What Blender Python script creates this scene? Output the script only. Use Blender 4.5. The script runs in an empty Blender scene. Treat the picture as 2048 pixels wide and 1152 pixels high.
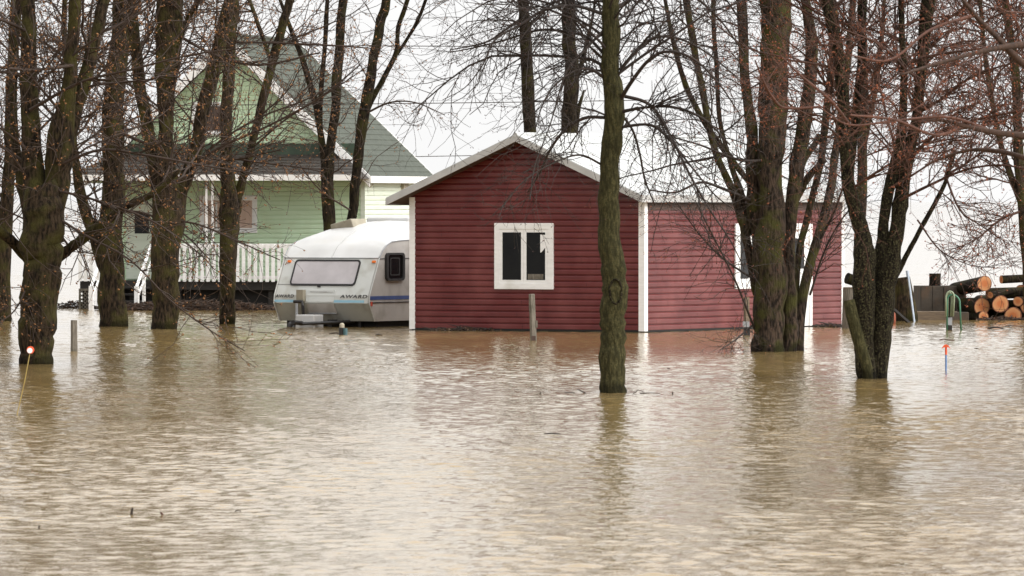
import bpy, bmesh, math, random
import numpy as np
from mathutils import Vector, Matrix
random.seed(7); rng = np.random.default_rng(11)
S = bpy.context.scene; C = S.collection
R = math.radians

# ---------------------------------------------------------------- camera, sky, sun, exposure
F = 14222.0      # focal length in photo pixels (250 mm lens)
HZ = 400.0       # horizon row of the photo
H = 2.4          # eye height above the flood water
cd = bpy.data.cameras.new('camera'); cam = bpy.data.objects.new('camera', cd); C.objects.link(cam)
cam.location = (0, 0, H); cam.rotation_euler = (R(90), 0, 0)
cd.lens = 250; cd.sensor_width = 36; cd.shift_y = -(576-HZ)/2048
cd.clip_start = 0.5; cd.clip_end = 20000
cd.dof.use_dof = True; cd.dof.focus_distance = 118; cd.dof.aperture_fstop = 13
S.camera = cam
S.view_settings.view_transform = 'Standard'; S.view_settings.look = 'None'
S.view_settings.exposure = 0.05; S.view_settings.gamma = 1
S.render.engine = 'CYCLES'

SUN_EL, SUN_AZ = 30, 114      # azimuth clockwise from +Y: the brighter part of the cloud is to the right
w = bpy.data.worlds.new('World'); S.world = w; w.use_nodes = True
nt = w.node_tree; nt.nodes.clear()
def N(t, ty, **k):
    n = t.nodes.new(ty)
    for a, b in k.items(): setattr(n, a, b)
    return n
def math_n(t, op, a=None, b=None, clamp=False):
    n = N(t, 'ShaderNodeMath', operation=op, use_clamp=clamp)
    for i, v in enumerate((a, b)):
        if v is None: continue
        if isinstance(v, (int, float)): n.inputs[i].default_value = v
        else: t.links.new(v, n.inputs[i])
    return n.outputs[0]
out = N(nt, 'ShaderNodeOutputWorld')
sky = N(nt, 'ShaderNodeTexSky', sky_type='NISHITA', sun_disc=False)
sky.sun_elevation = R(SUN_EL); sky.sun_rotation = R(SUN_AZ); sky.dust_density = 6; sky.air_density = 1.5
hs = N(nt, 'ShaderNodeHueSaturation'); hs.inputs['Saturation'].default_value = 0.12
nt.links.new(sky.outputs[0], hs.inputs['Color'])
bs = N(nt, 'ShaderNodeBackground'); bs.inputs['Strength'].default_value = 0.05
nt.links.new(hs.outputs[0], bs.inputs['Color'])
# overcast cloud layer: three times brighter overhead than at the horizon
tc = N(nt, 'ShaderNodeTexCoord'); sx = N(nt, 'ShaderNodeSeparateXYZ'); nt.links.new(tc.outputs['Generated'], sx.inputs[0])
zc = math_n(nt, 'MAXIMUM', sx.outputs['Z'], 0.0)
cl = N(nt, 'ShaderNodeTexNoise'); cl.inputs['Scale'].default_value = 2.2; cl.inputs['Detail'].default_value = 4
nt.links.new(tc.outputs['Generated'], cl.inputs['Vector'])
g = math_n(nt, 'MULTIPLY_ADD', zc, 1.15); nt.nodes[-1].inputs[2].default_value = 0.93
g2 = math_n(nt, 'MULTIPLY_ADD', cl.outputs['Fac'], 0.16); nt.nodes[-1].inputs[2].default_value = 0.92
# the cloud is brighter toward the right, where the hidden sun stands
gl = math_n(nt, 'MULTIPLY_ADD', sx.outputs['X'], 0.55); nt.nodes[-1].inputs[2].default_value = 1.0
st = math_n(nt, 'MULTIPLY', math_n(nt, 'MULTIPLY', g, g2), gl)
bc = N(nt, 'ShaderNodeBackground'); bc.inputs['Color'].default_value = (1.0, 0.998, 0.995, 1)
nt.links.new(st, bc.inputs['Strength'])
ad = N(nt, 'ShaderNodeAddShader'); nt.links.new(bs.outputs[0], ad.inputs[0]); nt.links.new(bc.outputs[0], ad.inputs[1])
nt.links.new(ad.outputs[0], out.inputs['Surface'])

sl = bpy.data.lights.new('sun', 'SUN'); so = bpy.data.objects.new('sun', sl); C.objects.link(so)
sl.energy = 1.5; sl.angle = R(25); sl.color = (1.0, 0.98, 0.955)
sd = Vector((math.sin(R(SUN_AZ))*math.cos(R(SUN_EL)), math.cos(R(SUN_AZ))*math.cos(R(SUN_EL)), math.sin(R(SUN_EL))))
so.rotation_euler = sd.to_track_quat('Z', 'Y').to_euler()

# ---------------------------------------------------------------- helpers
def at(px, py, Y): return Vector(((px-1024)/F*Y, Y, H-(py-HZ)/F*Y))
def depth(py): return H*F/(py-HZ)              # distance of a point of the water surface
def ground(px, py):
    Y = depth(py); return Vector(((px-1024)/F*Y, Y, 0))

def tag(o, label=None, cat=None, group=None, kind=None):
    if label: o['label'] = label
    if cat: o['category'] = cat
    if group: o['group'] = group
    if kind: o['kind'] = kind
    return o
def empty(name, loc, rz=0.0):
    o = bpy.data.objects.new(name, None); C.objects.link(o); o.location = loc; o.rotation_euler = (0, 0, rz)
    o.empty_display_size = 0.3; return o

class MB:
    """collects faces; build() links them as one mesh object"""
    def __init__(s): s.v = []; s.f = []; s.mi = []; s.m = 0
    def add(s, vs, fs):
        b = len(s.v); s.v += [tuple(p) for p in vs]; s.f += [tuple(i+b for i in q) for q in fs]; s.mi += [s.m]*len(fs)
    def box(s, a, b, M=None, bevel=0):
        x0, y0, z0 = [min(p, q) for p, q in zip(a, b)]; x1, y1, z1 = [max(p, q) for p, q in zip(a, b)]
        vs = [Vector(p) for p in ((x0,y0,z0),(x1,y0,z0),(x1,y1,z0),(x0,y1,z0),(x0,y0,z1),(x1,y0,z1),(x1,y1,z1),(x0,y1,z1))]
        if M: vs = [M @ p for p in vs]
        s.add(vs, [(0,3,2,1),(4,5,6,7),(0,1,5,4),(1,2,6,5),(2,3,7,6),(3,0,4,7)])
    def tube(s, pts, rad, n=8, cap=True, lump=0.0, seed=0, flute=0.0):
        pts = [Vector(p) for p in pts]
        if not hasattr(rad, '__len__'): rad = [rad]*len(pts)
        rings = []; up = Vector((0.31, 0.95, 0.02)).normalized()
        for i, p in enumerate(pts):
            t = (pts[min(i+1, len(pts)-1)]-pts[max(i-1, 0)])
            if t.length < 1e-9: t = Vector((0,0,1))
            t.normalize()
            a = up - t*up.dot(t)
            if a.length < 0.05: a = Vector((1,0,0)) - t*t.x
            a.normalize(); b = t.cross(a)
            ring = []
            for k in range(n):
                th = 2*math.pi*k/n; r = rad[i]
                if lump: r *= 1+lump*(math.sin(2*th+p.z*2.1+seed)*0.5+math.sin(3*th-p.z*3.7+seed*2)*0.4+math.sin(th+p.z*5.3+seed*3)*0.4+0.5*math.sin(5*th+p.z*1.3+seed))
                if flute: r *= 1+flute*abs(math.sin(th*5.5+seed))
                ring.append(p+(a*math.cos(th)+b*math.sin(th))*r)
            up = a; rings.append(ring)
        vs = [q for r in rings for q in r]; fs = []
        for i in range(len(pts)-1):
            for k in range(n):
                k2 = (k+1) % n; fs.append((i*n+k, i*n+k2, (i+1)*n+k2, (i+1)*n+k))
        if cap: fs.append(tuple(reversed(range(n)))); fs.append(tuple((len(pts)-1)*n+k for k in range(n)))
        s.add(vs, fs)
    def prism(s, poly, fn, d0, d1):
        """polygon in (a,b) extruded from depth d0 to d1 through fn(a,b,d)"""
        n = len(poly); vs = [fn(a, b, d0) for a, b in poly]+[fn(a, b, d1) for a, b in poly]
        fs = [tuple(range(n)), tuple(reversed(range(n, 2*n)))]
        for i in range(n):
            j = (i+1) % n; fs.append((i, i+n, j+n, j))
        s.add(vs, fs)
    def ring(s, po, pi, fn, d0, d1):
        n = len(po); vs = []
        for d in (d0, d1): vs += [fn(a, b, d) for a, b in po]+[fn(a, b, d) for a, b in pi]
        fs = []
        for i in range(n):
            j = (i+1) % n
            fs += [(i, j, n+j, n+i), (2*n+i, 3*n+i, 3*n+j, 2*n+j), (i, 2*n+i, 2*n+j, j), (n+i, n+j, 3*n+j, 3*n+i)]
        s.add(vs, fs)
    def build(s, name, mats, parent=None, smooth=False, fix=True):
        me = bpy.data.meshes.new(name); me.from_pydata(s.v, [], s.f)
        if not isinstance(mats, (list, tuple)): mats = [mats]
        for m in mats: me.materials.append(m)
        me.polygons.foreach_set('material_index', s.mi)
        if fix:
            bm = bmesh.new(); bm.from_mesh(me); bmesh.ops.recalc_face_normals(bm, faces=bm.faces); bm.to_mesh(me); bm.free()
        if smooth: me.shade_smooth()
        me.update()
        o = bpy.data.objects.new(name, me); C.objects.link(o)
        if parent: o.parent = parent
        return o
def bevel(o, wd=0.008, seg=2):
    m = o.modifiers.new('bevel', 'BEVEL'); m.width = wd; m.segments = seg; m.limit_method = 'ANGLE'; m.angle_limit = R(40); return o
def rrect(x0, x1, z0, z1, r, n=5):
    p = []
    for cx, cz, a0 in ((x1-r, z1-r, 0), (x0+r, z1-r, 90), (x0+r, z0+r, 180), (x1-r, z0+r, 270)):
        for k in range(n+1):
            a = R(a0+90*k/n); p.append((cx+r*math.cos(a), cz+r*math.sin(a)))
    return p
def rect(x0, x1, z0, z1): return [(x0,z0),(x1,z0),(x1,z1),(x0,z1)]

# ---------------------------------------------------------------- materials (all procedural)
def mat(name, c1, c2=None, rough=0.6, scale=6, stretch=(1,1,1), bump=0.0, bscale=None, c3=None, c3lo=0.55, c3hi=0.7, c3scale=2, spec=0.5, detail=5, metal=0, bdist=0.02, fac=(0.35,0.65)):
    m = bpy.data.materials.new(name); m.use_nodes = True; t = m.node_tree; b = t.nodes['Principled BSDF']
    b.inputs['Roughness'].default_value = rough; b.inputs['Specular IOR Level'].default_value = spec; b.inputs['Metallic'].default_value = metal
    co = N(t, 'ShaderNodeTexCoord'); mp = N(t, 'ShaderNodeMapping'); mp.inputs['Scale'].default_value = stretch
    t.links.new(co.outputs['Object'], mp.inputs[0])
    c2 = c2 or tuple(x*0.8 for x in c1)
    no = N(t, 'ShaderNodeTexNoise'); no.inputs['Scale'].default_value = scale; no.inputs['Detail'].default_value = detail
    t.links.new(mp.outputs[0], no.inputs[0])
    rp = N(t, 'ShaderNodeValToRGB'); e = rp.color_ramp.elements
    e[0].position = fac[0]; e[1].position = fac[1]; e[0].color = (*c1, 1); e[1].color = (*c2, 1)
    t.links.new(no.outputs['Fac'], rp.inputs[0]); col = rp.outputs[0]
    if c3:
        n3 = N(t, 'ShaderNodeTexNoise'); n3.inputs['Scale'].default_value = c3scale; n3.inputs['Detail'].default_value = 6
        t.links.new(co.outputs['Object'], n3.inputs[0])
        mr = N(t, 'ShaderNodeMapRange'); mr.inputs[1].default_value = c3lo; mr.inputs[2].default_value = c3hi
        t.links.new(n3.outputs['Fac'], mr.inputs[0])
        mx = N(t, 'ShaderNodeMix', data_type='RGBA'); t.links.new(mr.outputs[0], mx.inputs[0])
        t.links.new(col, mx.inputs[6]); mx.inputs[7].default_value = (*c3, 1); col = mx.outputs[2]
    t.links.new(col, b.inputs['Base Color'])
    if bump:
        nb = N(t, 'ShaderNodeTexNoise'); nb.inputs['Scale'].default_value = bscale or scale; nb.inputs['Detail'].default_value = 6; nb.inputs['Roughness'].default_value = 0.65
        t.links.new(mp.outputs[0], nb.inputs[0])
        bp = N(t, 'ShaderNodeBump'); bp.inputs['Strength'].default_value = bump; bp.inputs['Distance'].default_value = bdist
        t.links.new(nb.outputs['Fac'], bp.inputs['Height']); t.links.new(bp.outputs[0], b.inputs['Normal'])
    return m
M = {}
M['red'] = mat('red_siding', (0.118,0.0095,0.0085), (0.085,0.007,0.006), 0.34, 3, (0.6,0.6,14), 0.15, 30, c3=(0.165,0.034,0.030), c3lo=0.42, c3hi=0.75, c3scale=1.6, spec=0.5)
M['white'] = mat('white_trim', (0.86,0.85,0.83), (0.78,0.77,0.75), 0.45, 5, (1,1,4), c3=(0.60,0.58,0.52), c3lo=0.6, c3hi=0.85)
M['roofmetal'] = mat('roof_metal', (0.50,0.505,0.495), (0.43,0.44,0.43), 0.45, 2, (1,1,1), 0.1, 8, c3=(0.38,0.38,0.36), c3lo=0.55, c3hi=0.9)
M['fascia'] = mat('fascia_grey', (0.46,0.455,0.44), (0.38,0.375,0.36), 0.5, 4)
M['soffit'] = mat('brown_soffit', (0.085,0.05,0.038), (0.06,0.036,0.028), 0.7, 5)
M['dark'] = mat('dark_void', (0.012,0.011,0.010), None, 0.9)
M['glassdark'] = mat('dark_glass', (0.006,0.006,0.007), (0.010,0.010,0.010), 0.08, 3, spec=0.22)
M['green'] = mat('green_siding', (0.60,0.75,0.53), (0.54,0.69,0.47), 0.5, 2.5, (0.6,0.6,6), c3=(0.50,0.60,0.38), c3lo=0.5, c3hi=0.85)
M['greendark'] = mat('dark_green', (0.05,0.08,0.05), (0.035,0.055,0.035), 0.7, 4)
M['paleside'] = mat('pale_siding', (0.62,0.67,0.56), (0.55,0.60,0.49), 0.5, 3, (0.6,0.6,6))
M['curtain'] = mat('curtain', (0.58,0.42,0.34), (0.50,0.36,0.29), 0.8, 3, (8,8,0.4))
M['pinkglass'] = mat('curtained_glass', (0.46,0.43,0.44), (0.56,0.53,0.54), 0.12, 2.2, (1,1,1), c3=(0.25,0.19,0.21), c3lo=0.52, c3hi=0.8, c3scale=1.5)
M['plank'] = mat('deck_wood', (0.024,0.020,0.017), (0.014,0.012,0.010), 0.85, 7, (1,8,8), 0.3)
M['oldwood'] = mat('weathered_wood', (0.20,0.175,0.14), (0.10,0.085,0.065), 0.85, 9, (6,6,0.7), 0.6, 12, c3=(0.055,0.05,0.03), c3lo=0.5, c3hi=0.7, c3scale=4)
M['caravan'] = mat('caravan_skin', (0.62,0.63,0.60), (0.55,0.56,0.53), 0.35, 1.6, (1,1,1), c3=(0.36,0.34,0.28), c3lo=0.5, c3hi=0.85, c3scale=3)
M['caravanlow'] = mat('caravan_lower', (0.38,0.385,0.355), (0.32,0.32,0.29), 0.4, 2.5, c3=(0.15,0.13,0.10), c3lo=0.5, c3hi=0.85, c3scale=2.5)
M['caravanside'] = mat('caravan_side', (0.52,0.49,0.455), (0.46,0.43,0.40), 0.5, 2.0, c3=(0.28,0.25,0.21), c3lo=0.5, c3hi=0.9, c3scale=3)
M['caravanroof'] = mat('caravan_roof', (0.62,0.615,0.60), (0.54,0.535,0.52), 0.35, 1.5, c3=(0.55,0.53,0.48), c3lo=0.55, c3hi=0.9, c3scale=2)
M['rubber'] = mat('black_rubber', (0.02,0.018,0.018), None, 0.5)
M['orange'] = mat('orange_lens', (0.80,0.20,0.03), (0.7,0.15,0.02), 0.25, 20)
M['redlens'] = mat('red_lens', (0.6,0.10,0.06), (0.5,0.08,0.05), 0.25, 20)
M['lblue'] = mat('light_blue', (0.36,0.62,0.74), (0.30,0.55,0.70), 0.4, 5)
M['navy'] = mat('navy_blue', (0.035,0.07,0.22), (0.05,0.09,0.27), 0.4, 5)
M['letter'] = mat('lettering_paint', (0.05,0.05,0.055), None, 0.5)
M['beige'] = mat('beige_plastic', (0.36,0.32,0.24), (0.26,0.23,0.17), 0.6, 4)
M['metal'] = mat('grey_metal', (0.35,0.36,0.37), (0.25,0.26,0.27), 0.4, 8, metal=0.4)
M['teal'] = mat('teal_plastic', (0.06,0.12,0.13), (0.04,0.09,0.10), 0.5, 5)
M['hose'] = mat('green_hose', (0.03,0.13,0.075), (0.05,0.17,0.10), 0.4, 5)
M['hosepale'] = mat('pale_hose', (0.26,0.30,0.20), (0.2,0.24,0.15), 0.5, 5)
M['concrete'] = mat('weathered_block', (0.070,0.056,0.042), (0.045,0.036,0.027), 0.9, 4, (1,1,1.5), 0.4, 14, c3=(0.11,0.065,0.035), c3lo=0.5, c3hi=0.75, c3scale=2.5)
M['timber'] = mat('timber_beam', (0.17,0.125,0.08), (0.11,0.08,0.055), 0.85, 6, (1,6,6), 0.4, 12)
M['bluepaint'] = mat('blue_paint', (0.10,0.20,0.42), (0.08,0.16,0.36), 0.5, 8)
M['palebluemetal'] = mat('pale_blue_metal', (0.38,0.44,0.52), (0.30,0.36,0.44), 0.4, 8)
M['orangepaint'] = mat('orange_paint', (0.75,0.10,0.02), (0.65,0.08,0.02), 0.5, 8)
M['yellow'] = mat('yellow_cord', (0.36,0.27,0.08), (0.28,0.20,0.06), 0.6, 8)
M['debris'] = mat('dead_leaves', (0.06,0.035,0.022), (0.11,0.065,0.04), 0.9, 30)
M['rust'] = mat('rusty_orange', (0.30,0.07,0.025), (0.20,0.045,0.02), 0.7, 9)
def shingle(name, a, b, sc=0.14):
    m = mat(name, a, b, 0.9, 9, (1,1,1), 0.4, 30, c3=tuple(x*0.72 for x in a), c3lo=0.45, c3hi=0.75, c3scale=1.0); return m
M['shingle'] = shingle('green_grey_shingle', (0.072,0.082,0.062), (0.045,0.052,0.040))
M['porchshingle'] = shingle('brown_shingle', (0.046,0.038,0.030), (0.030,0.025,0.020))
def bark(name, base, dk, moss, mlo, mhi, ms=3.2):
    m = mat(name, base, dk, 0.92, 11, (2.6,2.6,0.7), 1.0, 10, c3=moss, c3lo=mlo, c3hi=mhi, c3scale=ms, spec=0.12, bdist=0.06, fac=(0.40,0.60))
    t = m.node_tree; b = t.nodes['Principled BSDF']; src = b.inputs['Base Color'].links[0].from_socket
    co = N(t, 'ShaderNodeTexCoord'); sp = N(t, 'ShaderNodeSeparateXYZ'); t.links.new(co.outputs['Object'], sp.inputs[0])
    no = N(t, 'ShaderNodeTexNoise'); no.inputs['Scale'].default_value = 7; t.links.new(co.outputs['Object'], no.inputs[0])
    zz = math_n(t, 'MULTIPLY_ADD', no.outputs['Fac'], -0.25); t.links.new(sp.outputs['Z'], t.nodes[-1].inputs[2])
    mr = N(t, 'ShaderNodeMapRange'); mr.inputs[1].default_value = -0.06; mr.inputs[2].default_value = 0.02; mr.inputs[3].default_value = 0.42; mr.inputs[4].default_value = 1.0
    t.links.new(zz, mr.inputs[0])      # bark soaked by the flood is darker just over the water
    mx = N(t, 'ShaderNodeMix', data_type='RGBA', blend_type='MULTIPLY'); mx.inputs[0].default_value = 1.0
    t.links.new(src, mx.inputs[6]); t.links.new(mr.outputs[0], mx.inputs[7]); t.links.new(mx.outputs[2], b.inputs['Base Color'])
    return m
M['bark_left'] = bark('bark_brown', (0.056,0.038,0.023), (0.012,0.009,0.006), (0.062,0.055,0.017), 0.45, 0.66)
M['bark_moss'] = bark('bark_mossy', (0.088,0.077,0.033), (0.030,0.027,0.012), (0.042,0.040,0.017), 0.46, 0.62, 48)
M['bark_dark'] = bark('bark_dark', (0.030,0.022,0.014), (0.008,0.006,0.004), (0.040,0.036,0.012), 0.50, 0.70)
M['bark_grey'] = bark('bark_grey', (0.070,0.048,0.034), (0.016,0.012,0.009), (0.055,0.052,0.016), 0.46, 0.62)
M['bark_lichen'] = bark('bark_lichen', (0.028,0.022,0.013), (0.008,0.006,0.004), (0.072,0.066,0.032), 0.52, 0.64, 42)
M['bark_reddish'] = mat('bark_reddish', (0.070,0.037,0.023), (0.032,0.018,0.012), 0.9, 9, (3,3,0.8), 0.6)
M['twig_salmon'] = mat('twig_salmon', (0.120,0.046,0.026), (0.070,0.028,0.017), 0.8, 5)
M['twig_dark'] = mat('twig_dark', (0.018,0.012,0.009), (0.030,0.018,0.012), 0.8, 12)
M['twig_brown'] = mat('twig_brown', (0.032,0.019,0.012), (0.050,0.028,0.017), 0.8, 12)
M['twig_red'] = mat('twig_red', (0.078,0.029,0.015), (0.038,0.017,0.010), 0.8, 5)
M['bud_ochre'] = mat('bud_ochre', (0.29,0.13,0.038), (0.15,0.062,0.022), 0.8, 9)
M['bud_red'] = mat('bud_red', (0.30,0.085,0.032), (0.17,0.048,0.020), 0.8, 9)
M['bud_dark'] = mat('bud_dark', (0.09,0.035,0.028), (0.04,0.02,0.016), 0.8, 9)
def cutwood():
    m = bpy.data.materials.new('cut_wood'); m.use_nodes = True; t = m.node_tree; b = t.nodes['Principled BSDF']; b.inputs['Roughness'].default_value = 0.8
    co = N(t, 'ShaderNodeTexCoord'); uv = N(t, 'ShaderNodeVectorMath', operation='LENGTH')
    at_ = N(t, 'ShaderNodeAttribute'); at_.attribute_name = 'radial'
    no = N(t, 'ShaderNodeTexNoise'); no.inputs['Scale'].default_value = 9; no.inputs['Detail'].default_value = 5
    t.links.new(co.outputs['Object'], no.inputs[0])
    rp = N(t, 'ShaderNodeValToRGB'); e = rp.color_ramp.elements
    e[0].position = 0.0; e[0].color = (0.38,0.12,0.03,1); e[1].position = 1.0; e[1].color = (0.20,0.07,0.03,1)
    for p_, c_ in ((0.35,(0.40,0.12,0.035,1)),(0.45,(0.42,0.16,0.055,1)),(0.86,(0.46,0.22,0.09,1)),(0.93,(0.16,0.05,0.025,1))):
        q = rp.color_ramp.elements.new(p_); q.color = c_
    mm = math_n(t, 'MULTIPLY_ADD', no.outputs['Fac'], 0.30); t.nodes[-1].inputs[2].default_value = -0.15
    s_ = math_n(t, 'ADD', at_.outputs['Fac'], mm); t.links.new(s_, rp.inputs[0]); t.links.new(rp.outputs[0], b.inputs['Base Color'])
    return m
M['cut'] = cutwood()

# ---------------------------------------------------------------- flood water
def water():
    m = bpy.data.materials.new('muddy_flood_water'); m.use_nodes = True; t = m.node_tree; b = t.nodes['Principled BSDF']
    co = N(t, 'ShaderNodeTexCoord')
    no = N(t, 'ShaderNodeTexNoise'); no.inputs['Scale'].default_value = 0.25; no.inputs['Detail'].default_value = 3
    t.links.new(co.outputs['Object'], no.inputs[0])
    rp = N(t, 'ShaderNodeValToRGB'); e = rp.color_ramp.elements
    e[0].position = 0.3; e[1].position = 0.7; e[0].color = (0.225,0.148,0.055,1); e[1].color = (0.245,0.172,0.076,1)
    t.links.new(no.outputs['Fac'], rp.inputs[0]); t.links.new(rp.outputs[0], b.inputs['Base Color'])
    b.inputs['Roughness'].default_value = 0.035; b.inputs['IOR'].default_value = 1.33
    n2 = N(t, 'ShaderNodeTexNoise'); n2.inputs['Scale'].default_value = 6.0; n2.inputs['Detail'].default_value = 4
    t.links.new(co.outputs['Object'], n2.inputs[0])
    bp = N(t, 'ShaderNodeBump'); bp.inputs['Strength'].default_value = 0.5; bp.inputs['Distance'].default_value = 0.03
    t.links.new(n2.outputs['Fac'], bp.inputs['Height']); t.links.new(bp.outputs[0], b.inputs['Normal'])
    # rows get coarser with distance, columns fan out from the near shore
    ys = [3.0]
    while ys[-1] < 40: ys.append(ys[-1]*1.06)
    while ys[-1] < 230: ys.append(ys[-1]+0.048*max(1, ys[-1]/66)**1.9)
    while ys[-1] < 9000: ys.append(ys[-1]*1.02)
    ys = np.array(ys)
    us = np.linspace(-0.088, 0.088, 521)
    ext = 0.088+0.0005*np.cumsum(1.16**np.arange(46)); us = np.concatenate([-ext[::-1], us, ext])
    X = us[None, :]*(ys[:, None]+0.0); Y = np.repeat(ys[:, None], len(us), 1)
    r = np.random.default_rng(3); Z = np.zeros_like(X)
    inner = (np.abs(us) < 0.13); xs = X[:, inner]; yy = Y[:, inner]; z = np.zeros_like(xs)
    for k in range(64):
        lam = 0.12*(5.0)**r.random()
        th = r.normal(0, 0.85)+math.pi/2*0.95
        kx, ky = math.cos(th)*2*math.pi/lam, math.sin(th)*2*math.pi/lam
        slope = 0.0170*(0.75 if lam > 0.8 else 1)
        z += slope*lam/(2*math.pi)*np.sin(kx*xs+ky*yy+r.random()*6.28)
    patch = 0.9+0.22*np.sin(0.55*xs+0.13*yy+1)+0.18*np.sin(0.21*yy-0.3*xs)+0.12*np.sin(0.9*xs-0.37*yy)
    z *= patch
    # sheltered, calmer water among the trees and houses; rougher toward the near shore
    calm = np.interp(yy, [40, 60, 90, 115, 150, 200, 400], [1.0, 0.8, 0.62, 0.68, 0.9, 1.4, 1.5])
    z *= calm
    Z[:, inner] = z
    nr, nc = X.shape
    co_ = np.stack([X, Y, Z], -1).reshape(-1, 3).astype(np.float32)
    me = bpy.data.meshes.new('water'); me.vertices.add(nr*nc); me.vertices.foreach_set('co', co_.ravel())
    i, j = np.meshgrid(np.arange(nr-1), np.arange(nc-1), indexing='ij')
    q = np.stack([i*nc+j, i*nc+j+1, (i+1)*nc+j+1, (i+1)*nc+j], -1).reshape(-1, 4)
    nf = len(q); me.loops.add(nf*4); me.loops.foreach_set('vertex_index', q.ravel().astype(np.int32))
    me.polygons.add(nf); me.polygons.foreach_set('loop_start', np.arange(0, nf*4, 4, dtype=np.int32))
    me.update(calc_edges=True); me.shade_smooth(); me.materials.append(m)
    o = bpy.data.objects.new('water', me); C.objects.link(o); tag(o, kind='structure')
water()

# ---------------------------------------------------------------- red cottage
def frame(px, py, deg):
    """origin on the water and the local frame of a building turned by deg"""
    return ground(px, py), R(deg)
def wallhit(O, rz, plane, off, px, py):
    """pixel -> (along, height) on a local plane x=off ('x') or y=off ('y') of a frame"""
    c, s = math.cos(rz), math.sin(rz); ex = Vector((c, s, 0)); ey = Vector((-s, c, 0))
    k = (px-1024)/F
    if plane == 'y': P = O+ey*off; d = ex
    else: P = O+ex*off; d = ey
    t = (k*P.y-P.x)/(d.x-k*d.y); Yw = P.y+t*d.y
    return t, H-(py-HZ)/F*Yw
def siding(mb, lo, hi, z0, z1, course, fn, proud=0.024, gap=0.0):
    """real lapped boards; lo(z), hi(z) give the wall's ends at height z; fn(a,z,d) maps to local space"""
    prof = ((0.0, proud*0.90), (0.08, proud), (0.62, proud*0.92), (0.70, proud*0.80), (0.86, proud*0.12), (1.0, 0.0))
    z = z0; rows = []
    while z < z1-1e-4:
        for t, d in prof:
            zz = min(z+t*course, z1); rows.append((zz, d))
        z += course
    vs = []; fs = []
    for zz, d in rows:
        a, b = lo(zz), hi(zz)
        if b < a: a = b = (a+b)/2
        vs += [fn(a, zz, d), fn(b, zz, d)]
    for k in range(len(rows)-1): fs.append((2*k, 2*k+1, 2*k+3, 2*k+2))
    mb.add(vs, fs)

def window_unit(parent, name, fn, x0, x1, z0, z1, trim, sashes, pane_mat, tm, sash_w=0.05, mull=0.06, proud=0.035, label=None):
    """trim frame, sash frames and glass on a wall; fn(a,z,d)"""
    t = MB(); t.ring(rect(x0,x1,z0,z1), rect(x0+trim,x1-trim,z0+trim,z1-trim), fn, 0.0, proud)
    wd = bevel(t.build(name, tm, parent), 0.006)
    if label: tag(wd, label)
    ix0, ix1, iz0, iz1 = x0+trim, x1-trim, z0+trim, z1-trim; wdt = (ix1-ix0)/sashes
    for k in range(sashes):
        a, b = ix0+k*wdt+0.002, ix0+(k+1)*wdt-0.002
        s = MB(); s.ring(rect(a,b,iz0,iz1), rect(a+sash_w,b-sash_w,iz0+sash_w,iz1-sash_w), fn, 0.003, proud*0.78)
        s.build('sash', tm, wd)
        g_ = MB(); g_.prism(rect(a+sash_w*0.9,b-sash_w*0.9,iz0+sash_w*0.9,iz1-sash_w*0.9), fn, 0.021, 0.025); g_.build('pane', pane_mat, wd)
    return wd

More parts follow.
